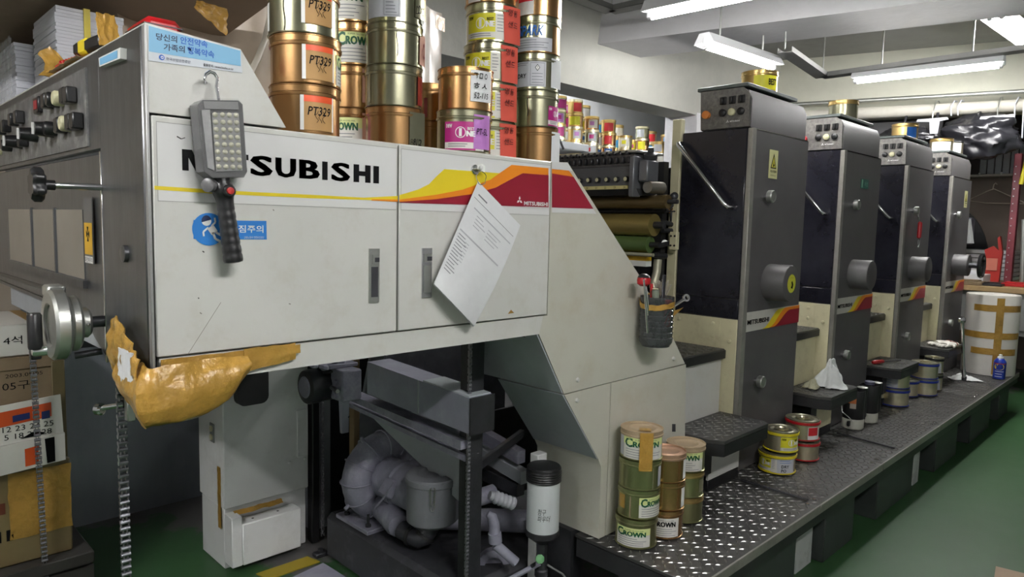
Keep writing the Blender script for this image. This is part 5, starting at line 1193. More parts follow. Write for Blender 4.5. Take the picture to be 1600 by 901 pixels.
for i, (u0, v0, u1, v1, lab) in enumerate(((157, 40, 188, 72, 'square brown tape packet standing on the cabinet beside the red case'), (60, 68, 95, 105, 'folded brown tape sheet at the left of the red box cutter'))):
    y = 1.74 if i == 0 else 2.24; A = at(u0, v1, y=y)
    B = at(u1, v1, y=y)
    hgt = .075 if i == 0 else .085
    o = MB().grid(lambda s, t: Vector((A.x + (B.x - A.x) * s + (.0 if i == 0 else .02 * math.sin(3 * t)), y + .03 * t, ZC + hgt * t * (1 - (.0 if i == 0 else .5 * abs(s - .6))))) + crumple((s * 3 + i, t * 3, 4), 2, .004), 12, 10, .003).build('tape_packet', TAPE)
    tag(o, lab, 'packing tape')
tag(MB().grid(lambda s, t: Vector((.448 + .05 * t, 1.93 + .3 * s, ZC + .006 + .006 * math.sin(9 * s) * t)) + crumple((s * 5, t * 2, 7), 2, .004), 24, 5, .001).build('tape_strip', TAPE), 'brown tape strip stuck along the top edge of the control cabinet', 'packing tape')
# brown board and plastic curtains above and behind
bb = thing('overhead_board', 'brown board shelf overhead at the upper left, seen from below', 'board', (.6, 2.9, 2.2))
BRN = mat('brown_board', (.23, .17, .12), .8, var=.15, scale=4, dirt=(.12, .09, .06), dirt_amt=.4, dscale=3)
MB().prism([(2.25, 2.165), (3.74, 1.985), (3.74, 2.015), (2.25, 2.195)], 'x', .1, 1.10).build('board', BRN, bb)
MB().box(.08, .12, 2.22, 3.74, 2.09, 2.2, .003).build('edge_batten', mat('brown_batten', (.30, .23, .17), .7), bb)
tt = MB().grid(lambda s, t: at(306 + 50 * s - 2 * t, 0 + 14 * s + (14 + 28 * s) * t, y=2.36) + crumple((s * 4, t * 4, 1), 2, .006), 10, 12, .001).build('loose_tape', TAPE, bb)
CURT = mat('yellowed_plastic_sheet', (.56, .47, .37), .3, var=.12, scale=3, dirt=(.7, .66, .6), dirt_amt=.3, dscale=2)
tag(MB().grid(lambda s, t: Vector((.74 + 1.0 * s, 2.62 + .05 * math.sin(7 * s + 1.5 * t) + .02 * math.sin(23 * s), 1.66 + 1.5 * t)), 60, 8, .002).build('plastic_curtain', CURT, smooth=80), 'yellowed plastic curtain hanging behind the left ink tin stacks', 'curtain')
tag(MB().tube([at(424, -20, y=2.45), at(421, 30, y=2.45), at(414, 62, y=2.44), at(402, 92, y=2.43), at(392, 112, y=2.42), at(384, 135, y=2.42)], .011, 10).build('pale_hose', mat('pale_hose_plastic', (.6, .56, .47), .35)), 'pale curved hose hanging left of the leftmost tin stack', 'hose')
bg = thing('hanging_plastic_bag', 'clear plastic sheet with a taped corner hanging behind the middle ink tins', 'plastic sheet', (1.5, 2.1, 1.72))
MB().grid(lambda s, t: Vector((1.39 + .33 * s, 2.02 + .12 * s + .012 * math.sin(9 * s), 1.86 + .36 * t + .02 * s)), 16, 8, .002).build('sheet', mat('milky_plastic', (.58, .52, .43), .2, var=.1, alpha=.9), bg, smooth=80)
MB().grid(lambda s, t: Vector((1.655 + .06 * s, 2.10 + .02 * s, 2.165 + .05 * t)), 4, 4, .001).build('corner_tape', TAPE, bg)
# ================================================================== BELOW THE DELIVERY
def chain(p0, p1, name, label, pitch=.0165, w=.007):
    p0 = Vector(p0); p1 = Vector(p1); n = int((p1 - p0).length / pitch); mb = MB(); d = (p1 - p0) / n
    for i in range(n):
        q = p0 + d * i; o = w * (.5 if i % 2 else 1)
        for s in (-1, 1):
            mb.box(q.x + s * o - .001, q.x + s * o + .001, q.y - .005, q.y + .005, q.z - pitch * .62, q.z + pitch * .62, .0009)
        mb.cyl((q.x - w * 1.25, q.y, q.z + pitch * .4), (q.x + w * 1.25, q.y, q.z + pitch * .4), pitch * .36, 8)
    o = mb.build(name, mat('greasy_chain_steel', (.30, .30, .33), .35, .85, var=.3, scale=30)); tag(o, label, 'chain', kind=None); return o
chain((.497, 1.835, 1.09), (.497, 1.835, .01), 'roller_chain', 'steel roller chain hanging in front of the grey sheet below the taped corner', .0165, .0085)
chain((.49, 2.82, 1.25), (.515, 2.86, .01), 'roller_chain', 'steel roller chain hanging in front of the cardboard boxes at the left', .0165, .0075)
# lever clamp with roller under the cabinet
cl = thing('chain_clamp', 'black bracket with a chrome roller clamped beside the hanging chain', 'clamp', (.5, 1.86, 1.0))
MB().prism([(1.78, 1.108), (1.86, 1.108), (1.87, 1.09), (1.845, 1.06), (1.85, 1.0), (1.83, .985), (1.815, 1.02), (1.82, 1.07)], 'x', .50, .508).build('bracket', BLACK, cl)
MB().cyl((.508, 1.84, .99), (.47, 1.90, .975), .007, 12).build('pin', CHROME, cl)
MB().lathe((.462, 1.912, .972), [(.010, 0), (.015, .004), (.015, .016), (.010, .02)], 18, (.5, -.85, 0)).build('roller', CHROME, cl)
MB().box(.50, .52, 1.80, 1.825, .955, 1.02, .003).build('guide_block', ALU, cl)
# cream switch cabinet
cb = thing('switch_cabinet', 'tall cream switch cabinet standing under the delivery with a low box in front', 'cabinet', (1.3, 2.9, 0))
CRD = mat('grubby_cream_enamel', (.74, .745, .735), .5, var=.07, scale=4, dirt=(.28, .27, .24), dirt_amt=.35, dscale=4)
MB().box(1.115, 1.49, 2.76, 3.02, .26, 1.105, .004).build('upper_case', CRD, cb)
MB().box(1.12, 1.485, 2.775, 3.01, .0, .258, .004).build('base_case', CRD, cb)
lb = MB().box(1.163, 1.42, 2.695, 2.772, .03, .205, .004).build('low_box', CRD, cb)
MB().box(1.12, 1.163, 2.70, 2.775, .03, .24, .003).build('low_box_flank', CRD, cb)
for x in (1.22, 1.33): MB().cyl((x, 2.73, .2045), (x, 2.73, .2062), .005, 10).build('screw_hole', BLACK, lb)
so = MB().box(1.109, 1.115, 2.845, 2.885, .52, .60, .002).build('socket_plate', mat('socket_grey', (.2, .2, .2), .4), cb)
for z in (.542, .578): MB().lathe((1.109, 2.865, z), [(.013, 0), (.013, .004), (.009, .004)], 16, (-1, 0, 0)).build('socket', IVORY, so)
MB().grid(lambda s, t: Vector((1.1135, 2.79 + .03 * s, .17 + .26 * t)) + crumple((s, t * 4, 5), 3, .0015), 4, 16, .001).build('tape_strip', TAPE, cb)
MB().grid(lambda s, t: Vector((1.15 + .21 * s, 2.757 - .022 * t + .004 * math.sin(14 * s), .245 - .012 * t)) + crumple((s * 5, t, 6), 3, .003), 20, 3, .001).build('tape_strip', TAPE, cb)
for u, v in ((452, 722), (476, 716), (450, 620)):
    p = at(u, v, y=2.76); bolt(cb, p, (0, -1, 0), .007, CRD)
MB().box(1.435, 1.485, 2.752, 2.76, .41, .62, .002).build('hinge_plate', CRD, cb)
g = [at(u, v, y=2.70) for u, v in ((366, 578), (412, 575))]
gl_ = slab(face_y(2.757), rrect(at(365, 600, y=2.757).x, at(413, 600, y=2.757).x, at(390, 629, y=2.757).z, 1.02, .03), 0, .04, 'black_cover', RUBBER, cb)
# steel sheet behind
tag(MB().prism([(.60, 0.0), (1.40, 0.0), (1.40, 1.5), (.60, 1.5)], 'y', 3.62, 3.632).build('sheet_metal_panel', mat('blue_grey_sheet_steel', (.24, .26, .29), .45, .55, var=.12, scale=3, stretch=(3, 1, .5), dirt=(.15, .16, .18), dirt_amt=.4, dscale=2)), 'large blue-grey sheet metal panel standing on the floor behind the chains', 'metal sheet')
# lifting posts, cross beam, drive motor
fr_ = thing('pile_lift_frame', 'dark pile lifting frame with two chain posts and a dusty grey cross beam', 'machine frame', (1.56, 2.3, 0))
MB().box(1.535, 1.60, 1.735, 1.79, .2, 1.105, .004).build('post', DARKM, fr_)
MB().box(1.50, 1.535, 2.74, 2.79, 0, 1.105, .004).build('post', BLACK, fr_)
MB().box(1.56, 1.66, 2.86, 2.92, 0, 1.105, .004).build('post', GREYPLATE, fr_)
bm_ = MB().prism([(1.69, .752), (2.30, .772), (2.30, .90), (1.69, .872)], 'x', 1.495, 1.60).build('cross_beam', DUSTY, fr_)
MB().prism([(1.684, .748), (1.69, .748), (1.69, .874), (1.684, .874)], 'x', 1.493, 1.602).build('beam_end_cap', DARKM, bm_)
MB().prism([(1.70, .873), (1.95, .884), (1.95, .888), (1.70, .877)], 'x', 1.50, 1.597).build('painted_light_pad', mat('dusty_pad_painted_light', (.48, .52, .54), .7, var=.1), bm_)  # pad's pale colour and length paint the lit near end of the beam top
MB().box(1.492, 1.495, 1.965, 1.972, .765, .885).build('beam_joint', GREYPLATE, bm_)
MB().prism([(1.74, .685), (2.5, .72), (2.5, .745), (1.74, .715)], 'x', 1.50, 1.56).build('rail', IRON, fr_)
MB().prism([(1.74, .64), (2.5, .68), (2.5, .695), (1.74, .66)], 'x', 1.52, 1.58).build('rail', IRON, fr_)
gp = MB().prism([(1.80, .40), (2.45, .62), (2.45, .70), (1.80, .64)], 'x', 1.62, 1.63).build('slotted_guard', GREYPLATE, fr_)
for i in range(4):
    y = 1.86 + i * .14; MB().prism([(y, .61 + (y - 1.8) * .09), (y + .09, .618 + (y - 1.8) * .09), (y + .09, .632 + (y - 1.8) * .09), (y, .624 + (y - 1.8) * .09)], 'x', 1.6185, 1.62).build('guard_slot', BLACK, gp)
mo = thing('drive_motor', 'dusty black gear motor at the far end of the cross beam', 'motor', (1.42, 2.5, .7))
zc = .785
MB().lathe((1.335, 2.5, zc), [(.045, 0), (.066, .004), (.07, .012), (.07, .05), (.066, .052), (.066, .15), (.07, .152), (.07, .17)], 30, (1, 0, 0)).build('motor_body', DARKM, mo)
MB().lathe((1.330, 2.5, zc), [(.04, 0), (.045, .006)], 20, (1, 0, 0)).build('fan_cover', IRON, mo)
gb = MB().box(1.42, 1.51, 2.36, 2.45, .735, .86, .006).build('gear_box', IRON, mo)
for z in (.76, .81): MB().lathe((1.42, 2.40, z), [(.012, 0), (.012, .012)], 8, (-1, 0, 0)).build('bolt', IRON, gb)
MB().cyl((1.40, 2.36, .785), (1.42, 2.46, .785), .008, 8).build('tie_bar', ALU, gb)
MB().box(1.40, 1.53, 2.42, 2.62, .86, .875, .003).build('mount_plate', DUSTY, mo)
mb = MB()
for i in range(9): mb.lathe((1.36 + .018 * i, 2.48 + random.uniform(-.05, .05), .855 + random.uniform(0, .02)), [(.005, 0), (.022, .01), (.02, .02), (.006, .03)], 9, (random.uniform(-.5, .5), random.uniform(-.5, .5), 1))
mb.build('dust_lumps', DUSTY, mo)['kind'] = 'stuff'
MB().tube([(1.40, 2.47, .84), (1.43, 2.43, .85), (1.445, 2.42, .80), (1.45, 2.41, .72), (1.47, 2.40, .66)], .009, 8).build('cable', RUBBER, mo)
MB().prism([(2.395, .60), (2.41, .60), (2.42, .73), (2.39, .73)], 'x', 1.44, 1.47).build('hanging_strap', DUSTY, mo)
chain((1.525, 1.728, 1.1), (1.525, 1.728, .21), 'roller_chain', 'thin dusty chain running down the nearer lift post', .014, .005)
chain((1.545, 2.735, 1.05), (1.545, 2.735, .02), 'roller_chain', 'thin pale chain running down the rear lift post beside the cream cabinet', .014, .005)
# wooden prop and back panels inside
tag(MB().box(1.66, 1.69, 2.66, 2.70, 0, 1.05, .002).xf(Matrix.Translation((0, 0, 0))).build('wooden_prop', mat('dirty_wood', (.26, .18, .09), .7, var=.2, scale=8)), 'brown wooden prop standing behind the motor', 'wood')
ip = thing('inner_machine_panel', 'dusty slanted inner panel with ribs in the shadow behind the cross beam', 'machine panel', (2.0, 2.6, .5))
MB().prism([(1.78, .25), (2.6, .25), (2.6, 1.05), (1.95, 1.05)], 'y', 2.88, 2.9).build('panel', GREYPLATE, ip)
MB().prism([(1.90, .30), (2.45, .30), (2.45, .34), (1.93, .34)], 'y', 2.4, 2.88).build('ledge', IRON, ip)
for i in range(5): MB().box(1.72 + i * .12, 1.75 + i * .12, 2.55, 2.60, .92, 1.1, .003).build('rib', IRON, ip)
MB().cyl((1.68, 2.5, 1.06), (2.4, 2.5, 1.06), .02, 12).build('cross_tube', DARKM, ip)
MB().cyl((1.68, 2.56, 1.02), (2.4, 2.56, 1.02), .014, 12).build('cross_tube', IRON, ip)
for (ya, za, yb, zb3, m) in ((1.82, .53, 2.62, .66, IRON), (1.80, .455, 2.62, .58, GREYPLATE), (1.82, .40, 2.6, .44, DARKM)):
    MB().prism([(ya, za), (yb, zb3), (yb, zb3 + .05), (ya, za + .05)], 'x', 1.86, 1.9).build('slanted_rail', m, ip)
MB().box(1.70, 2.9, 2.96, 2.98, .0, 1.1).build('back_plate', DARKM, ip)
MB().prism([(1.72, .62), (2.3, .30), (2.3, .9), (1.72, 1.0)], 'y', 2.50, 2.515).build('guard_sheet', IRON, ip)
MB().prism([(1.9, .2), (2.6, .2), (2.6, .62), (1.9, .62)], 'y', 2.2, 2.215).build('guard_sheet', DARKM, ip)
# blower on its dark plinth
pz = .2
tag(MB().box(1.48, 2.10, 1.715, 2.60, 0, pz, .02).build('blower_plinth', mat('sooty_plinth', (.035, .036, .042), .6, var=.3, scale=6, dirt=(.13, .13, .15), dirt_amt=.5, dscale=9)), 'low dark plinth carrying the blower', 'plinth')
bl = thing('side_channel_blower', 'dusty grey ring blower with ribbed housing bolted on the dark plinth', 'blower', (1.63, 2.38, pz))
C = Vector((1.635, 2.40, .385)); RR, rr = .125, .058
ax = Vector((0, 1, 0)); mb = MB(); NU, NV = 48, 14; vs = []; fs = []
for i in range(NU):
    a = 2 * math.pi * i / NU; rib = 1.06 if i % 4 == 0 else 1.0
    dr = Vector((math.cos(a), 0, math.sin(a)))
    for j in range(NV):
        b = 2 * math.pi * j / NV; vs.append(C + dr * (RR + rr * rib * math.cos(b)) + ax * (rr * 1.1 * rib * math.sin(b)))
fs = [(i * NV + j, ((i + 1) % NU) * NV + j, ((i + 1) % NU) * NV + (j + 1) % NV, i * NV + (j + 1) % NV) for i in range(NU) for j in range(NV)]
mb.add(vs, fs).build('scroll_housing', IRON, bl)
for i in range(12):
    a = 2 * math.pi * i / 12; dr = Vector((math.cos(a), 0, math.sin(a))); t_ = Vector((-math.sin(a), 0, math.cos(a)))
    mbr = MB(); pts = []
    for j in range(15):
        b = R_(-110 + 220 * j / 14); pts.append(C + dr * (RR + (rr * 1.08) * math.cos(b)) + ax * (rr * 1.17 * math.sin(b)))
    mbr.tube(pts, .004, 6).build('rib', IRON, bl)
    if i % 3 == 1: MB().lathe(C + dr * (RR + rr * .98), [(.008, 0), (.008, .022), (.006, .025)], 10, dr).build('lug', IRON, bl)
MB().lathe(C, [(.10, -.04), (.10, .02), (.085, .05), (.082, .12), (.095, .125), (.095, .16), (.085, .165), (.085, .27), (.07, .29)], 36, (0, -1, 0)).build('motor_body', IRON, bl)
MB().box(-.035, .035, -.03, .03, -.02, .02, .005).xf(Matrix.Translation((1.545, 2.22, .40)) @ Matrix.Rotation(R_(-50), 4, 'Y')).build('terminal_box', IRON, bl)
MB().tube([(1.515, 2.145, .455), (1.51, 2.20, .38), (1.50, 2.25, .32)], .004, 6).build('cable', IRON, bl)
MB().rings([((1.60, 2.34, .275), .055), ((1.575, 2.24, .27), .052), ((1.555, 2.17, .265), .05), ((1.55, 2.155, .265), .044)], 10).build('outlet_block', IRON, bl)
MB().box(1.485, 1.60, 2.28, 2.52, pz, pz + .018, .003).build('foot', IRON, bl)
for y in (2.32, 2.48): MB().lathe((1.515, y, pz + .018), [(.012, 0), (.012, .01), (.006, .01), (.006, .05)], 8).build('foot_bolt', DARKM, bl)
cf = thing('air_filter', 'round grey air filter canister on an elbow pipe beside the blower', 'filter', (1.60, 2.02, pz))
fc = Vector((1.605, 2.02, .315)); fr2 = .098
MB().lathe(fc, [(.04, -.02), (.085, 0), (fr2, .012), (fr2, .155), (fr2 * 1.05, .16), (fr2 * 1.05, .18), (fr2, .186), (.06, .19), (.055, .186), (.045, .180), (.025, .180), (.02, .184), (.004, .185)], 40).build('canister', mat('dusty_grey_paint', (.185, .19, .21), .65, var=.12, scale=7), cf)
pth = [Vector((1.545, 2.13, .26)), Vector((1.55, 2.08, .255)), Vector((1.56, 2.045, .25)), Vector((1.575, 2.025, .262)), Vector((1.59, 2.02, .285)), Vector((1.605, 2.02, .31))]
MB().rings([(p, .036) for p in pth], 20).build('elbow_pipe', mat('dark_plastic_pipe', (.045, .045, .055), .35, var=.2), cf)
for i in (1, 3): MB().rings([(pth[i] - (pth[i + 1] - pth[i]) * .2, .04), (pth[i] + (pth[i + 1] - pth[i]) * .2, .04)], 20).build('hose_clip', RUBBER, cf)
f = Vector((-fc.x, -fc.y, 0)).normalized(); sd_ = Vector((-f.y, f.x, 0))
q = fc + f * (fr2 * 1.06); lp = [q + sd_ * a_ + Vector((0, 0, b_)) for a_, b_ in ((-.010, .165), (-.009, .10), (-.004, .082), (.004, .082), (.009, .10), (.010, .165), (.006, .17), (.005, .11), (0, .10), (-.005, .11), (-.006, .17))]
MB().tube(lp, .0018, 6).build('wire_clip', ALU, cf)
MB().rings([((1.69, 1.985, .375), .034), ((1.80, 1.96, .375), .034), ((1.86, 1.95, .38), .034)], 20).build('side_pipe', IRON, cf)
MB().rings([((1.70, 1.982, .375), .04), ((1.73, 1.975, .375), .04)], 20).build('hose_clip', IRON, cf)
pz2 = thing('pipework', 'dusty grey pipes and elbows beside the near lift post', 'pipes', (1.75, 1.85, .2))
MB().rings([((1.71, 2.02, .56), .024), ((1.68, 1.99, .545), .026), ((1.655, 1.96, .51), .026), ((1.66, 1.95, .47), .026), ((1.70, 1.95, .43), .026)], 14).build('elbow', IRON, pz2)
MB().rings([((1.72, 2.02, .64), .02), ((1.72, 2.02, .56), .022)], 14).build('riser', DUSTY, pz2)
MB().cyl((1.62, 2.2, .27), (2.05, 1.76, .262), .045, 18).build('long_pipe', IRON, pz2)
a = at(765, 773, y=1.74); b = at(803, 787, y=1.70)
mb = MB(); prs = []
for i in range(25):
    t = i / 24; prs.append((a.lerp(b, t), .021 + (.003 if (i // 2) % 2 else 0) - (.006 if t < .2 else 0)))
mb.rings(prs, 18).build('silencer', mat('grey_white_plastic', (.36, .37, .40), .6, var=.15), pz2)
MB().rings([(at(762, 802, y=1.74), .012), (at(768, 806, y=1.73), .018), (at(772, 818, y=1.72), .02), (at(773, 838, y=1.71), .02)], 14).build('elbow', IRON, pz2)
MB().rings([(at(773, 832, y=1.71), .024), (at(774, 846, y=1.71), .024)], 14).build('hose_clip', DUSTY, pz2)
MB().rings([(at(774, 850, y=1.71), .018), (at(806, 878, y=1.66), .018)], 12).build('branch_pipe', DUSTY, pz2)
MB().lathe(at(770, 878, y=1.80), [(.06, 0), (.06, .03), (.035, .035), (.03, .02)], 22, (-.6, -.8, 0)).build('flange', IRON, pz2)
tag(MB().prism([(1.62, .53), (1.9, .625), (1.9, .655), (1.62, .56)], 'y', 1.83, 1.85).build('brace_bar', DARKM), 'short dark brace bar running up from the near post behind the powder bottle', 'bar')
# anti-setoff powder bottle
pb = thing('powder_bottle', 'white powder bottle with black ribbed cap and hand-written note on a valve stand', 'bottle', (1.766, 1.60, .2))
bx_, by_ = 1.768, 1.60
prof = [(.058, 0)] 
bot = Can.__new__(Can); bot.c = Vector((bx_, by_, .372)); bot.r = .058 / .957; bot.h = .19; bot.rot = 0; f = Vector((-bx_, -by_, 0)).normalized(); bot.f = f; bot.rt = Vector((-f.y, f.x, 0)); bot.t = pb
MB().lathe((bx_, by_, .372), [(.0575, 0), (.058, .003), (.058, .186), (.057, .19)], 36).build('body', mat('translucent_white_plastic', (.60, .63, .64), .3, var=.04), pb)
prf = [(.0615, .556)]
for i in range(5): prf += [(.0625, .556 + i * .008), (.0625, .560 + i * .008), (.061, .562 + i * .008)]
prf += [(.061, .602), (.056, .608), (.03, .609)]
MB().lathe((bx_, by_, 0), prf, 36).build('cap', BLACK, pb)
MB().lathe((bx_, by_, 0), [(.018, .285), (.02, .325), (.045, .345), (.0605, .358), (.0605, .376), (.058, .378)], 36).build('funnel', mat('black_grey_metal', (.05, .05, .055), .4, .5), pb)
bot.text('점구\n파우더', -18, 26, .28, .52, INKBLACK, .001, .0, .2)
MB().lathe((bx_, by_, 0), [(.03, .12), (.021, .13), (.021, .2), (.024, .205), (.024, .225), (.019, .23), (.019, .285)], 20).build('valve_stem', DARKM, pb)
MB().cyl((bx_ - .05, by_ - .0, .255), (bx_ + .01, by_, .26), .007, 10).build('valve_arm', DARKM, pb)
MB().lathe(at(843, 873, y=by_ - .03), [(.008, 0), (.016, .004), (.016, .014), (.008, .018)], 8, (-.5, -.6, .4)).build('green_valve', flat('valve_green', (96, 150, 100), .5), pb)
MB().lathe((bx_, by_, 0), [(.11, .0), (.11, .08), (.085, .115), (.03, .125)], 30).build('stand_base', DUSTY, pb)
MB().tube([(bx_ - .02, by_ - .01, .26), (1.66, 1.66, .20), (1.60, 1.60, .16), (1.5, 1.5, .1)], .010, 8).build('air_hose', DUSTY, pb)
MB().tube([(bx_ + .02, by_ - .01, .24), (bx_ + .07, by_ - .04, .2), (bx_ + .12, by_ - .1, .1), (bx_ + .16, by_ - .16, .01)], .004, 8).build('thin_hose', ALU, pb)
tag(MB().box(1.80, 1.85, 1.66, 1.70, .0, .62, .003).build('cream_post', CRD), 'narrow grubby cream post behind the powder bottle', 'post')
lcs = MB().box(1.90, 1.96, 1.575, 1.78, .0, .335).build('machine_foot', DARKM, dl)
# yellow floor marking and metal floor plate
tag(MB().prism([tuple(at(u, v, z=0).xy) for u, v in ((400, 897), (480, 870), (500, 878), (420, 906))], 'z', .0, .004).build('floor_marking', flat('floor_yellow', (150, 130, 30), .6)), 'worn yellow floor marking strip beside the cream cabinet', 'floor marking')
tag(MB().prism([tuple(at(u, v, z=0.01).xy) for u, v in ((430, 915), (505, 880), (560, 915))], 'z', .004, .014).build('floor_plate', DUSTY), 'dusty steel floor plate beside the yellow marking', 'metal plate')
for x, y, w_ in ((1.47, 2.62, 'left'), (1.56, 2.60, 'right')):
    hw_ = thing('anchor_bracket', 'small dark anchor bracket on the floor at the rear post, %s one' % w_, 'bracket', (x, y, 0), 'anchor brackets at the rear post')
    MB().box(x - .03, x + .03, y - .02, y + .02, 0, .02, .004).build('bracket', DARKM, hw_); MB().lathe((x, y, .02), [(.012, 0), (.012, .012)], 6).build('nut', DARKM, hw_)
# ================================================================== BOXES AT THE LOWER LEFT
CARD = mat('brown_cardboard', (.20, .145, .085), .8, var=.15, scale=5, dirt=(.1, .07, .04), dirt_amt=.4, dscale=3)
CARDT = mat('taped_tan_cardboard', (.18, .135, .06), .4, var=.2, scale=6, dirt=(.14, .1, .04), dirt_amt=.5, dscale=6, bump=.15, bscale=12)
WOODD = mat('blackened_wood', (.035, .032, .028), .6, var=.3, scale=7)
pal = thing('pallet', 'dark greasy wooden pallet under the cardboard boxes at the lower left', 'pallet', (.3, 3.1, 0))
MB().box(-.3, .665, 2.84, 3.5, .16, .205, .004).build('deck_board', WOODD, pal)
for x in (-.2, .52, .62): MB().box(x - .05, x + .05 if x < .6 else .655, 2.86, 3.4, .0, .16, .004).build('bearer', WOODD, pal)
MB().box(.5, .665, 2.85, 2.9, .05, .15, .004).build('block', WOODD, pal)
G6 = 'cardboard boxes piled on the pallet'
b1 = thing('cardboard_box', 'tan taped cardboard box at the bottom of the pile on the pallet', 'box', (.2, 3.1, .205), G6)
MB().box(-.25, .61, 2.90, 3.4, .206, .56, .005).build('carton', CARDT, b1)
MB().grid(lambda s, t: Vector((.42 + .19 * s, 2.897, .30 + .24 * t)) + crumple((s * 3, t * 3, 9), 2, .004), 14, 12, .001).build('brown_tape', TAPE, b1)
for x in (.44, .475, .51): decal(face_y(2.899), rect(x - .1, x - .08, .30, .34), .001, 'printed_mark', INKBLACK, b1)
decal(face_y(2.899), rect(.38, .41, .40, .44), .001, 'printed_mark', flat('brown_mark', (90, 40, 20)), b1)
b2 = thing('cardboard_box', 'brown cardboard box with scrawled writing in the middle of the pile', 'box', (.2, 3.1, .56), G6)
MB().box(-.22, .605, 2.92, 3.4, .562, .93, .005).build('carton', CARD, b2); MB().box(-.24, .608, 2.915, 3.41, .9, .945, .003).build('lid_flap', CARD, b2)
MB().box(.565, .607, 2.913, 2.925, .55, .92, .003).build('corner_tape', CARDT, b2)
letter(face_y(2.92), '05구', .42, .5, .83, .86, .001, INKBLACK, b2); letter(face_y(2.92), '2003.09.05', .43, .54, .875, .888, .001, INKBLACK, b2)
b3 = thing('printed_sheet_pack', 'white printed pack with orange and blue blocks and hand-written numbers leaning on the boxes', 'papers', (.45, 2.88, .5))
MB().prism([(-.2, .61), (.59, .66), (.585, .80), (-.2, .74)], 'y', 2.885, 2.896).build('upper_pack', WLAB, b3)
MB().prism([(-.2, .50), (.592, .56), (.592, .66), (-.2, .605)], 'y', 2.878, 2.896).build('lower_pack', WLAB, b3)
F8 = face_y(2.885); F9 = face_y(2.878)
OB = flat('orange_block', (196, 76, 24)); BB = flat('navy_block', (24, 40, 96))
decal(F8, [(.40, .712), (.555, .727), (.555, .778), (.40, .765)], .001, 'print_block', OB, b3); decal(F8, [(.44, .725), (.49, .73), (.49, .752), (.44, .748)], .002, 'print_block', BB, b3); decal(F8, [(.525, .72), (.55, .722), (.55, .75), (.525, .748)], .002, 'print_block', BB, b3)
letter(F8, '12 23 24 25\n 5 18 26 28', .41, .56, .665, .712, .0015, INKBLACK, b3); decal(F8, [(.46, .662), (.52, .664), (.535, .672), (.50, .682)], .0015, 'print_block', INKBLACK, b3)
decal(F9, [(.47, .562), (.51, .565), (.51, .63), (.47, .625)], .001, 'print_block', OB, b3); decal(F9, [(.535, .56), (.56, .562), (.56, .652), (.53, .65)], .001, 'print_block', INKBLACK, b3)
b4 = thing('white_carton', 'white carton with hand-written marks at the top of the box pile', 'box', (.2, 3.1, .945), G6)
MB().box(-.2, .55, 2.93, 3.35, .947, 1.06, .004).build('carton', WLAB, b4); MB().box(.515, .552, 2.927, 3.352, .946, 1.061).build('tape_edge', TAPE, b4)
letter(face_y(2.93), '4석', .43, .485, .99, 1.02, .001, INKBLACK, b4)
# machine rods and bar seen left of the hand wheel
rr_ = thing('gripper_rods', 'dark rods, grey perforated bar and rollers of the delivery seen left of the hand wheel', 'machine parts', (.5, 2.6, 1.15))
MB().cyl((.40, 2.0, 1.26), (.40, 3.1, 1.25), .006, 10).build('rod', BLACK, rr_); MB().box(.38, .42, 1.97, 2.03, 1.245, 1.275, .005).build('rod_block', ALU, rr_)
MB().box(.60, .63, 2.86, 2.9, 1.06, 1.2, .002).build('perforated_bar', STEEL, rr_)
MB().cyl((.50, 2.6, 1.14), (.9, 2.6, 1.14), .018, 14).build('roller', IVORY, rr_); MB().cyl((.5, 2.5, 1.08), (.95, 2.5, 1.08), .02, 14).build('roller', CHROME, rr_)
MB().box(.50, 1.0, 2.66, 2.7, 1.0, 1.1).build('cross_plate', DARKM, rr_)
MB().box(.39, .46, 2.10, 2.14, 1.135, 1.16, .002).build('stop_bar', ALU, rr_); MB().box(.40, .425, 2.30, 2.33, 1.04, 1.12, .003).build('stop_pad', BLACK, rr_)
# ================================================================== ON THE FOOTBOARD, FAR END
def rag(c, rx, ry, h, name, label, m, seed=0, n=34, cat='rag', flatk=.25):
    def fn(s, t):
        a = 2 * math.pi * s; q = t
        edge = 1 + .22 * math.sin(3 * a + seed) + .12 * math.sin(7 * a + 2 * seed)
        x = c[0] + rx * q * edge * math.cos(a); y = c[1] + ry * q * edge * math.sin(a)
        z = c[2] + .004 + h * (1 - q * q) ** 1.6 * (1 + .3 * math.sin(2 * a + seed) * min(1, 3 * q)) + .12 * h * math.sin(5 * a + 9 * q + seed) * q * (1 - q) * 4
        p = Vector((x, y, z)); nz = Vector(mn.noise_vector(p * 22 + Vector((seed, 0, 0)))) * (.012 * min(1, q * 3) * (1 - .6 * q)) + Vector(mn.noise_vector(p * 60)) * .004
        p += nz; p.z = max(p.z, c[2] + .0015); return p
    return tag(MB().grid(fn, 56, 22, .0015).build(name, m, smooth=75), label, cat)
RAGW = mat('white_cotton_rag', (.62, .64, .63), .85, var=.08, scale=12, bump=.3, bscale=50)
RAGG = mat('stained_grey_rag', (.38, .37, .26), .85, var=.2, scale=10)
rag((3.865, 1.42, .6135), .105, .085, .125, 'cotton_rag', 'crumpled white rag heaped on the lower step of the second tower', RAGW, 1.2)
rag((3.72, 1.46, .6135), .04, .04, .04, 'cotton_rag', 'small stained grey rag beside the white rag heap on the step', RAGG, 2.2)
rag((6.25, 1.30, .3335), .10, .10, .03, 'cotton_rag', 'white rag lying on the footboard at the foot of the fourth tower', RAGW, .4)
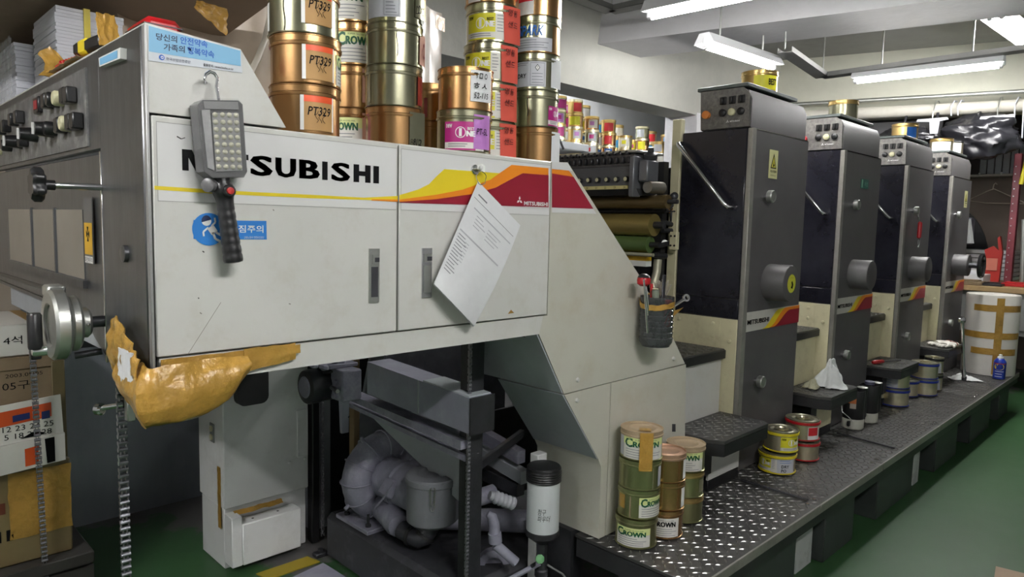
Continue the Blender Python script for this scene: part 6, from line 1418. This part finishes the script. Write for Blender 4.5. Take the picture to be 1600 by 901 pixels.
# work gloves on the fourth tower step
def glove(c, rot, label, m):
    t = thing('work_glove', label, 'glove', c, 'cotton gloves on the far step')
    M = Matrix.Translation(c) @ Matrix.Rotation(rot, 4, 'Z')
    def fl(p): return M @ Vector(p)
    mb = MB(); mb.rings([(fl((-.09, 0, .014)), .030), (fl((-.05, 0, .016)), .032), (fl((-.045, 0, .016)), .027), (fl((-.01, 0, .018)), .032), (fl((.03, 0, .018)), .036), (fl((.055, 0, .016)), .03)], 14)
    mb.v = [Vector((p.x, p.y, c[2] + max(.001, (p.z - c[2]) * .62 + .004))) for p in mb.v]; mb.build('palm', m, t, smooth=80)
    for i, (y, L) in enumerate(((-.024, .055), (-.008, .068), (.008, .066), (.023, .05))):
        mb = MB().rings([(fl((.045, y, .014)), .0085), (fl((.045 + L * .6, y * 1.25, .014)), .009), (fl((.045 + L, y * 1.35, .010)), .0075), (fl((.05 + L, y * 1.35, .009)), .004)], 10); mb.build('finger', m, t, smooth=80)
    MB().rings([(fl((.0, .026, .014)), .010), (fl((.02, .05, .014)), .0105), (fl((.045, .062, .011)), .0085), (fl((.05, .064, .01)), .004)], 10).build('thumb', m, t, smooth=80)
    mb = MB().rings([(fl((-.066, 0, .016)), .0335), (fl((-.060, 0, .016)), .0335)], 14); mb.v = [Vector((p.x, p.y, c[2] + max(.001, (p.z - c[2]) * .64 + .005))) for p in mb.v]; mb.build('cuff_stripe', DRED, t)
    return t
GLW = mat('knitted_white_cotton', (.6, .58, .52), .9, var=.08, scale=20, bump=.3, bscale=120)
glove(Vector((5.98, 1.40, .6135)), R_(150), 'white cotton glove with a red cuff line on the fourth tower step, upper one', GLW)
glove(Vector((5.93, 1.345, .6135)), R_(165), 'white cotton glove lying nearest the edge of the fourth tower step', GLW)
# ratchet spanner leaning there
sp2 = thing('leaning_spanner', 'long chrome ratchet spanner leaning on the fourth tower step', 'tool', (6.1, 1.3, .34))
A = at(1492, 585, y=1.27); B = at(1485, 500, y=1.30); 
A = Vector((6.13, 1.27, .345)); B = Vector((6.05, 1.295, .80))
MB().rings([(A, .012), (A.lerp(B, .15), .016), (A.lerp(B, .2), .011), (A.lerp(B, .9), .011), (B, .013)], 12).build('shank', CHROME, sp2)
MB().lathe(B + Vector((.012, .016, .008)), [(.02, 0), (.026, .004), (.026, .024), (.02, .028)], 18, (-.5, -.85, 0)).build('ratchet_head', CHROME, sp2)
MB().lathe(A + Vector((0, 0, .0)), [(.016, 0), (.018, .01), (.018, .03)], 6).build('socket_end', DARKM, sp2)
# screwdriver on the third tower step
sd3 = thing('screwdriver', 'red-handled screwdriver lying on the lower step of the third tower', 'tool', (4.8, 1.44, .6135))
MB().rings([((4.70, 1.475, .628), .008), ((4.71, 1.472, .628), .014), ((4.79, 1.445, .628), .013), ((4.80, 1.44, .626), .007)], 12).build('handle', RP, sd3)
MB().cyl((4.80, 1.44, .626), (5.0, 1.40, .618), .004, 8).build('shaft', DARKM, sd3)
# black grease pots
GP = mat('cloudy_grease_pot', (.42, .42, .36), .4, var=.1)
for (x, y, lab, s) in ((4.15, 1.385, 'black cylindrical grease pot with an orange label and wire bail, nearer of two', 1), (4.36, 1.375, 'black cylindrical grease pot with a cap and wire bail, farther of two', .96)):
    t = thing('grease_pot', lab, 'pot', (x, y, .3335), 'black grease pots on the footboard'); r = .058 * s
    MB().lathe((x, y, .3335), [(r * .93, 0), (r, .004), (r, .055), (r * .98, .058)], 28).build('cup', GP, t)
    MB().lathe((x, y, .3335), [(r * .95, .056), (r * .98, .06), (r * .98, .215), (r * .96, .22), (r * .9, .22), (r * .88, .20)], 28).build('cylinder', BLACK, t)
    MB().cyl((x + .03, y - .03, .40), (x + .03, y - .03, .565), .028, 16).build('side_tube', BLACK, t)
    MB().lathe((x + .03, y - .03, .565), [(.028, 0), (.029, .004), (.024, .006), (.022, .003)], 16).build('tube_rim', ALU, t)
    f = Vector((-x, -y, 0)).normalized(); rt_ = Vector((-f.y, f.x, 0)); cc = Vector((x, y, .3335))
    MB().tube([cc + rt_ * (-r * 1.1) + Vector((0, 0, .13)), cc + rt_ * (-r * 1.0) + f * .03 + Vector((0, 0, .09)), cc + f * (r * 1.1) + rt_ * (-.02) + Vector((0, 0, .07)), cc + f * (r * 1.08) + Vector((0, 0, .05))], .0028, 6).build('wire_bail', ALU, t)
    MB().box(-.01, .01, -.008, .008, 0, .03, .003).xf(Matrix.Translation(cc + f * (r * 1.04) + rt_ * (-.02) + Vector((0, 0, .02)))).build('catch', BLACK, t)
    if s == 1:
        cq = Can.__new__(Can); cq.c = cc; cq.r = r * .98 / .957; cq.h = .22; cq.rot = 0; cq.f = f; cq.rt = rt_; cq.t = t
        cq.patch(-30, 12, .68, .82, flat('orange_label', (170, 96, 50))); cq.patch(-20, 12, .55, .68, flat('grey_label', (150, 140, 130)))
    else:
        MB().lathe(cc + Vector((0, 0, .222)), [(r * .5, 0), (r * .5, .016), (r * .4, .02)], 18).build('top_cap', flat('blue_grey_cap', (70, 72, 90)), t)
# spray can
sc_ = thing('spray_can', 'blue and yellow spray can at the far end of the footboard', 'spray can', (6.50, 1.13, .3335))
sx, sy, sz = 6.49, 1.115, .3335; r = .042
BLU = flat('spray_blue', (24, 48, 140), .3)
MB().lathe((sx, sy, sz), [(r * .9, 0), (r, .003), (r, .125), (r * .95, .14), (r * .6, .158), (r * .55, .16)], 28).build('can_body', BLU, sc_)
MB().lathe((sx, sy, sz + .16), [(r * .5, 0), (r * .5, .012), (r * .3, .016), (r * .3, .03), (r * .15, .032)], 18).build('nozzle', WHITE, sc_)
cq = Can.__new__(Can); cq.c = Vector((sx, sy, sz)); cq.r = r / .957; cq.h = .2; cq.rot = 0; f = Vector((-sx, -sy, 0)).normalized(); cq.f = f; cq.rt = Vector((-f.y, f.x, 0)); cq.t = sc_
MB().poly([cq.p(R_(-4 + 46 * math.cos(i * .2618)), .49 + .13 * math.sin(i * .2618), .001) for i in range(24)]).build('shield_logo', flat('logo_yellow', (226, 200, 30)), sc_, smooth=0, fix=False)
cq.text('WD-40', -40, 32, .45, .54, flat('logo_blue', (20, 40, 120)), .002, .03); cq.patch(-60, 60, .60, .625, RRIM, 'red_stripe'); cq.fine(-40, 40, .1, .3, 3, WHITE)
# paper drum wrapped with tape
dr_ = thing('paper_drum', 'tall white paper drum banded with brown tape at the end of the footboard', 'drum', (6.735, 1.24, .3335))
DRX, DRY_ = 6.735, 1.24; RD = .187; ZF = .3335; Z1 = .64
DW = mat('off_white_drum', (.60, .58, .53), .6, var=.06, scale=3, dirt=(.4, .38, .33), dirt_amt=.3, dscale=3)
MB().lathe((DRX, DRY_, ZF), [(RD, 0), (RD, .02), (RD, Z1 - .01), (RD - .004, Z1), (RD - .012, Z1), (RD - .014, Z1 - .012)], 44).build('drum_wall', DW, dr_)
cq = Can.__new__(Can); cq.c = Vector((DRX, DRY_, ZF)); cq.r = RD / .957; cq.h = Z1; cq.rot = 0; f = Vector((-DRX, -DRY_, 0)).normalized(); cq.f = f; cq.rt = Vector((-f.y, f.x, 0)); cq.t = dr_
cq.patch(-40, 75, .80, .88, TAPE, 'tape_band', .002); cq.patch(-80, 75, .46, .54, TAPE, 'tape_band', .002); cq.patch(-40, 65, .26, .34, TAPE, 'tape_band', .002); cq.patch(8, 24, .02, .97, TAPE, 'tape_band', .003)
# work bench with clutter beyond
WD = mat('worn_bench_wood', (.36, .24, .11), .6, var=.2, scale=4, dirt=(.15, .1, .06), dirt_amt=.5, dscale=6)
wb = thing('work_bench', 'worn wooden work bench at the far right beyond the drum', 'bench', (8.2, 1.5, 0))
MB().box(7.55, 9.2, .95, 2.1, .93, .98, .005).build('bench_top', WD, wb)
MB().box(7.58, 9.1, 1.0, 2.05, .55, .93, .003).build('cabinet_body', mat('grey_bench_body', (.2, .2, .19), .6, var=.1), wb)
for y in (1.02, 2.02): MB().box(7.58, 7.66, y - .03, y + .03, 0, .55).build('leg', DARKM, wb)
MB().box(7.565, 7.58, 1.08, 1.5, .6, .88, .002).build('drawer', mat('grey_bench_body', (.2, .2, .19), .6, var=.1), wb)
MB().cyl((7.555, 1.2, .7), (7.555, 1.2, .78), .008, 8).build('drawer_pull', ALU, wb)
for i, (x, y, sx_, sy_, h, m, nm, lab) in enumerate(((7.75, 1.45, .12, .1, .03, DARKM, 'hand_tool', 'dark hand tool lying on the work bench'), (7.85, 1.3, .09, .12, .04, RP, 'tool_tray', 'red tray lying on the work bench'), (7.7, 1.62, .1, .12, .045, CARD, 'folded_carton', 'flat brown carton on the work bench edge'), (8.1, 1.75, .2, .2, .12, PAPER, 'paper_ream', 'white paper stack at the back of the work bench'))):
    t = thing(nm, lab, 'bench clutter' if i != 3 else 'paper stack', (x, y, .98))
    MB().box(x - sx_, x + sx_, y - sy_, y + sy_, .981, .981 + h * .7, .004).build('base', m, t); MB().box(x - sx_ * .6, x + sx_ * .7, y - sy_ * .7, y + sy_ * .5, .981 + h * .7, .981 + h, .003).build('upper_part', m if i != 0 else BLACK, t)
# brown partition with hanger, bags, and red post
PART = mat('dusty_brown_partition', (.16, .125, .10), .8, var=.1, scale=3)
pt_ = thing('brown_partition', 'brown board partition behind the far tower with a black arched cut-out', 'partition', (9.3, 1.9, 0))
MB().box(9.25, 9.3, .9, 3.2, 0.0, 2.08).build('board', PART, pt_)
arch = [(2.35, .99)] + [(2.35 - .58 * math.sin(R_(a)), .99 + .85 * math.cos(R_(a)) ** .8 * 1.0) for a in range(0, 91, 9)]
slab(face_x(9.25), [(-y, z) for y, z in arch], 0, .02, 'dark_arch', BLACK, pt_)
MB().box(9.1, 9.3, .9, 3.2, 2.085, 2.11, .003).build('shelf_edge', mat('pale_shelf', (.4, .37, .31), .6), pt_)
for i in range(7): MB().lathe((9.1, 1.3 + i * .2, 2.11), [(.012, 0), (.010, .02)], 10, (-1, 0, .4)).build('screw_head', WHITE, pt_)
hg = thing('wire_hanger', 'thin wire coat hanger on the brown partition', 'hanger', (9.2, 1.7, 1.9))
MB().tube([(9.22, 1.47, 1.79), (9.22, 1.85, 1.80), (9.22, 2.02, 1.83), (9.22, 1.84, 1.93), (9.22, 1.78, 1.955), (9.22, 1.47, 1.79)], .006, 6).build('frame', mat('pale_wire', (.45, .38, .3), .5), hg)
MB().tube([(9.22, 1.79, 1.955), (9.22, 1.785, 2.0), (9.22, 1.77, 2.02), (9.22, 1.755, 2.0)], .006, 6).build('hook', mat('pale_wire', (.45, .38, .3), .5), hg)
# black bin bags hung from the pipe
BAG = mat('black_bin_bag', (.018, .018, .022), .28, var=.1, spec=.7)
def bag(c, rx, ry, rz, label, seed):
    mb = MB(); NU, NV = 48, 30; vs = []; fs = []
    for j in range(NV + 1):
        t = math.pi * j / NV
        for i in range(NU):
            a = 2 * math.pi * i / NU; d = Vector((math.sin(t) * math.cos(a), math.sin(t) * math.sin(a), math.cos(t)))
            k = 1 + .35 * mn.noise(d * 1.6 + Vector((seed, 0, 0))) + .16 * mn.noise(d * 4.5 + Vector((0, seed, 0))) + .05 * abs(mn.noise(d * 13))
            vs.append(Vector(c) + Vector((d.x * rx, d.y * ry, d.z * rz)) * k)
    for j in range(NV):
        fs += [(j * NU + i, j * NU + (i + 1) % NU, (j + 1) * NU + (i + 1) % NU, (j + 1) * NU + i) for i in range(NU)]
    t = thing('bin_bag', label, 'bag', (c[0], c[1], c[2] - rz), 'black bin bags hung from the pipe')
    mb.add(vs, fs).build('sack', BAG, t, smooth=50)
    MB().tube([(c[0] - .02, c[1], c[2] + rz * .8), (c[0] - .03, c[1] + .02, c[2] + rz * 1.05), (c[0] + .02, c[1] + .01, 2.56)], .012, 8).build('twisted_neck', BAG, t)
bag((7.52, 1.60, 2.33), .20, .30, .19, 'large black bin bag hanging from the pipe at the far right', 3.1)
bag((7.36, 2.16, 2.35), .16, .22, .10, 'small black bin bag hanging from the pipe above the third tower', 8.3)
bag((7.36, 1.90, 2.16), .12, .14, .08, 'low slumped black bin bag between the two hanging bags', 5.7)
HNG = mat('pale_plastic_hanger', (.6, .62, .68), .4)
for i, (y, lab) in enumerate(((1.93, 'pale plastic clip hanger on the far pipe above the slumped bag'), (1.46, 'pale plastic clip hanger on the far pipe at the right of the big bag'))):
    t = thing('clip_hanger', lab, 'hanger', (7.4, y, 2.4), 'pale hangers on the far pipe'); x = wl(y) - .30
    MB().prism([(y - .12, 2.50), (y + .12, 2.50), (y + .13, 2.48), (y + .02, 2.47), (y + .01, 2.36), (y - .05, 2.36), (y - .06, 2.47), (y - .13, 2.48)], 'x', x, x + .02).build('bar', HNG, t)
    MB().tube([(x + .01, y, 2.50), (x + .01, y, 2.56), (x + .09, y, 2.665), (x + .16, y, 2.68), (x + .2, y, 2.66)], .005, 6).build('hook', ALU, t)
for i, y in enumerate((1.34, 1.28, 1.75, 1.8)):
    t = MB().tube([(wl(y) - .25, y, 2.3 if i < 2 else 2.52), (wl(y) - .25, y + .01, 2.6), (wl(y) - .18, y, 2.665), (wl(y) - .10, y, 2.67)], .006, 6).build('wire_hook', HNG)
    tag(t, 'bent pale wire hook over the far pipe, %s from the right edge' % ('second', 'first', 'third', 'fourth')[i], 'hook')
# rolled blind / striped panel under the bags
bp2 = thing('ribbed_panel', 'grey vertically ribbed panel hanging below the bin bags', 'panel', (9.13, 1.75, 2.11))
for i in range(6): MB().box(9.12, 9.14, 1.5 + i * .07, 1.56 + i * .07, 2.111, 2.42, .004).build('rib', GREYPLATE, bp2)
tag(MB().prism([(wl(1.95) + .14, 1.95), (wl(3.1) + .14, 3.1), (wl(3.1) + .16, 3.1), (wl(1.95) + .16, 1.95)], 'z', 2.2, 2.56).build('dark_blind', mat('dark_slate_blind', (.03, .03, .034), .5, var=.2, stretch=(1, 1, 20))), 'dark slatted blind under the pale pipe behind the towers', 'blind')
# red upright post with rack and yellow stick
MROON = mat('maroon_painted_post', (.16, .025, .035), .45, var=.2, scale=6)
rp_ = thing('maroon_rack_post', 'maroon upright rack post at the right picture edge', 'post', (8.1, 1.38, .98))
MB().box(8.08, 8.16, 1.36, 1.42, .98, 2.22, .004).build('upright', MROON, rp_)
for i in range(16): MB().lathe((8.08, 1.40, 1.05 + i * .07), [(.006, 0), (.006, .004)], 8, (-1, 0, 0)).build('slot_bolt', ALU, rp_)
MB().box(8.3, 8.42, 1.24, 1.33, .98, 2.5, .004).build('dark_upright', DARKWALL, rp_)
MB().cyl((8.06, 1.27, 1.0), (8.06, 1.30, 1.6), .02, 10).build('steel_tube', ALU, rp_)
tag(MB().cyl((7.9, 1.32, 1.92), (7.9, 1.255, 2.45), .018, 12).build('yellow_stick', flat('yellow_stick', (214, 200, 50))), 'bright yellow stick leaning at the far right beside the maroon post', 'stick')
# red plastic stand and grey rag on a little stand
rs = thing('red_tape_dispenser', 'red and orange tool stand on the work bench beside the maroon post', 'tool', (8.2, 1.55, .98))
MB().prism([(1.48, .981), (1.62, .981), (1.64, 1.05), (1.60, 1.22), (1.62, 1.30), (1.55, 1.34), (1.50, 1.30), (1.52, 1.42), (1.50, 1.44), (1.47, 1.28)], 'x', 8.2, 8.26).build('stand_body', flat('faded_red', (170, 44, 36)), rs)
MB().box(8.19, 8.2, 1.50, 1.60, 1.10, 1.22, .003).build('clear_window', flat('salmon_window', (200, 120, 100)), rs)
st_ = thing('bench_grinder_stand', 'small grey machine stand with hanging cloth behind the far tower hub', 'stand', (8.4, 1.85, .98))
MB().box(8.38, 8.44, 1.86, 1.92, .981, 1.35, .003).build('column', DARKM, st_); MB().box(8.34, 8.5, 1.78, 2.1, 1.35, 1.62, .01).build('head', IRON, st_)
MB().box(8.30, 8.34, 1.80, 2.05, 1.36, 1.58, .004).build('tool_rack', GREYPLATE, st_)
tag(MB().grid(lambda s, t: Vector((8.27 - .02 * math.sin(9 * s), 1.82 - .05 * (s - .5) * (1 + .9 * t) * 2, 1.60 - .24 * t)), 10, 8, .004).build('hanging_cloth', RAGW), 'white cloth pinched and hanging in front of the grey machine stand', 'cloth')
ws = thing('louvre_stack', 'white louvred sheets stacked behind the bench', 'paper stack', (8.8, 1.8, .98))
for i in range(7): MB().box(8.7, 9.1, 1.45, 2.2, .982 + i * .045, 1.02 + i * .045, .003).build('sheet_bundle', PAPER, ws)
# carton corner at the bottom right
tag(MB().prism([tuple(at(u, v, z=.3).xy) for u, v in ((1556, 884), (1604, 896), (1650, 960), (1545, 960))], 'z', .0, .3).build('cardboard_box', mat('plain_cardboard', (.30, .22, .15), .8, var=.1)), 'brown cardboard box corner on the aisle floor at the bottom right', 'box')
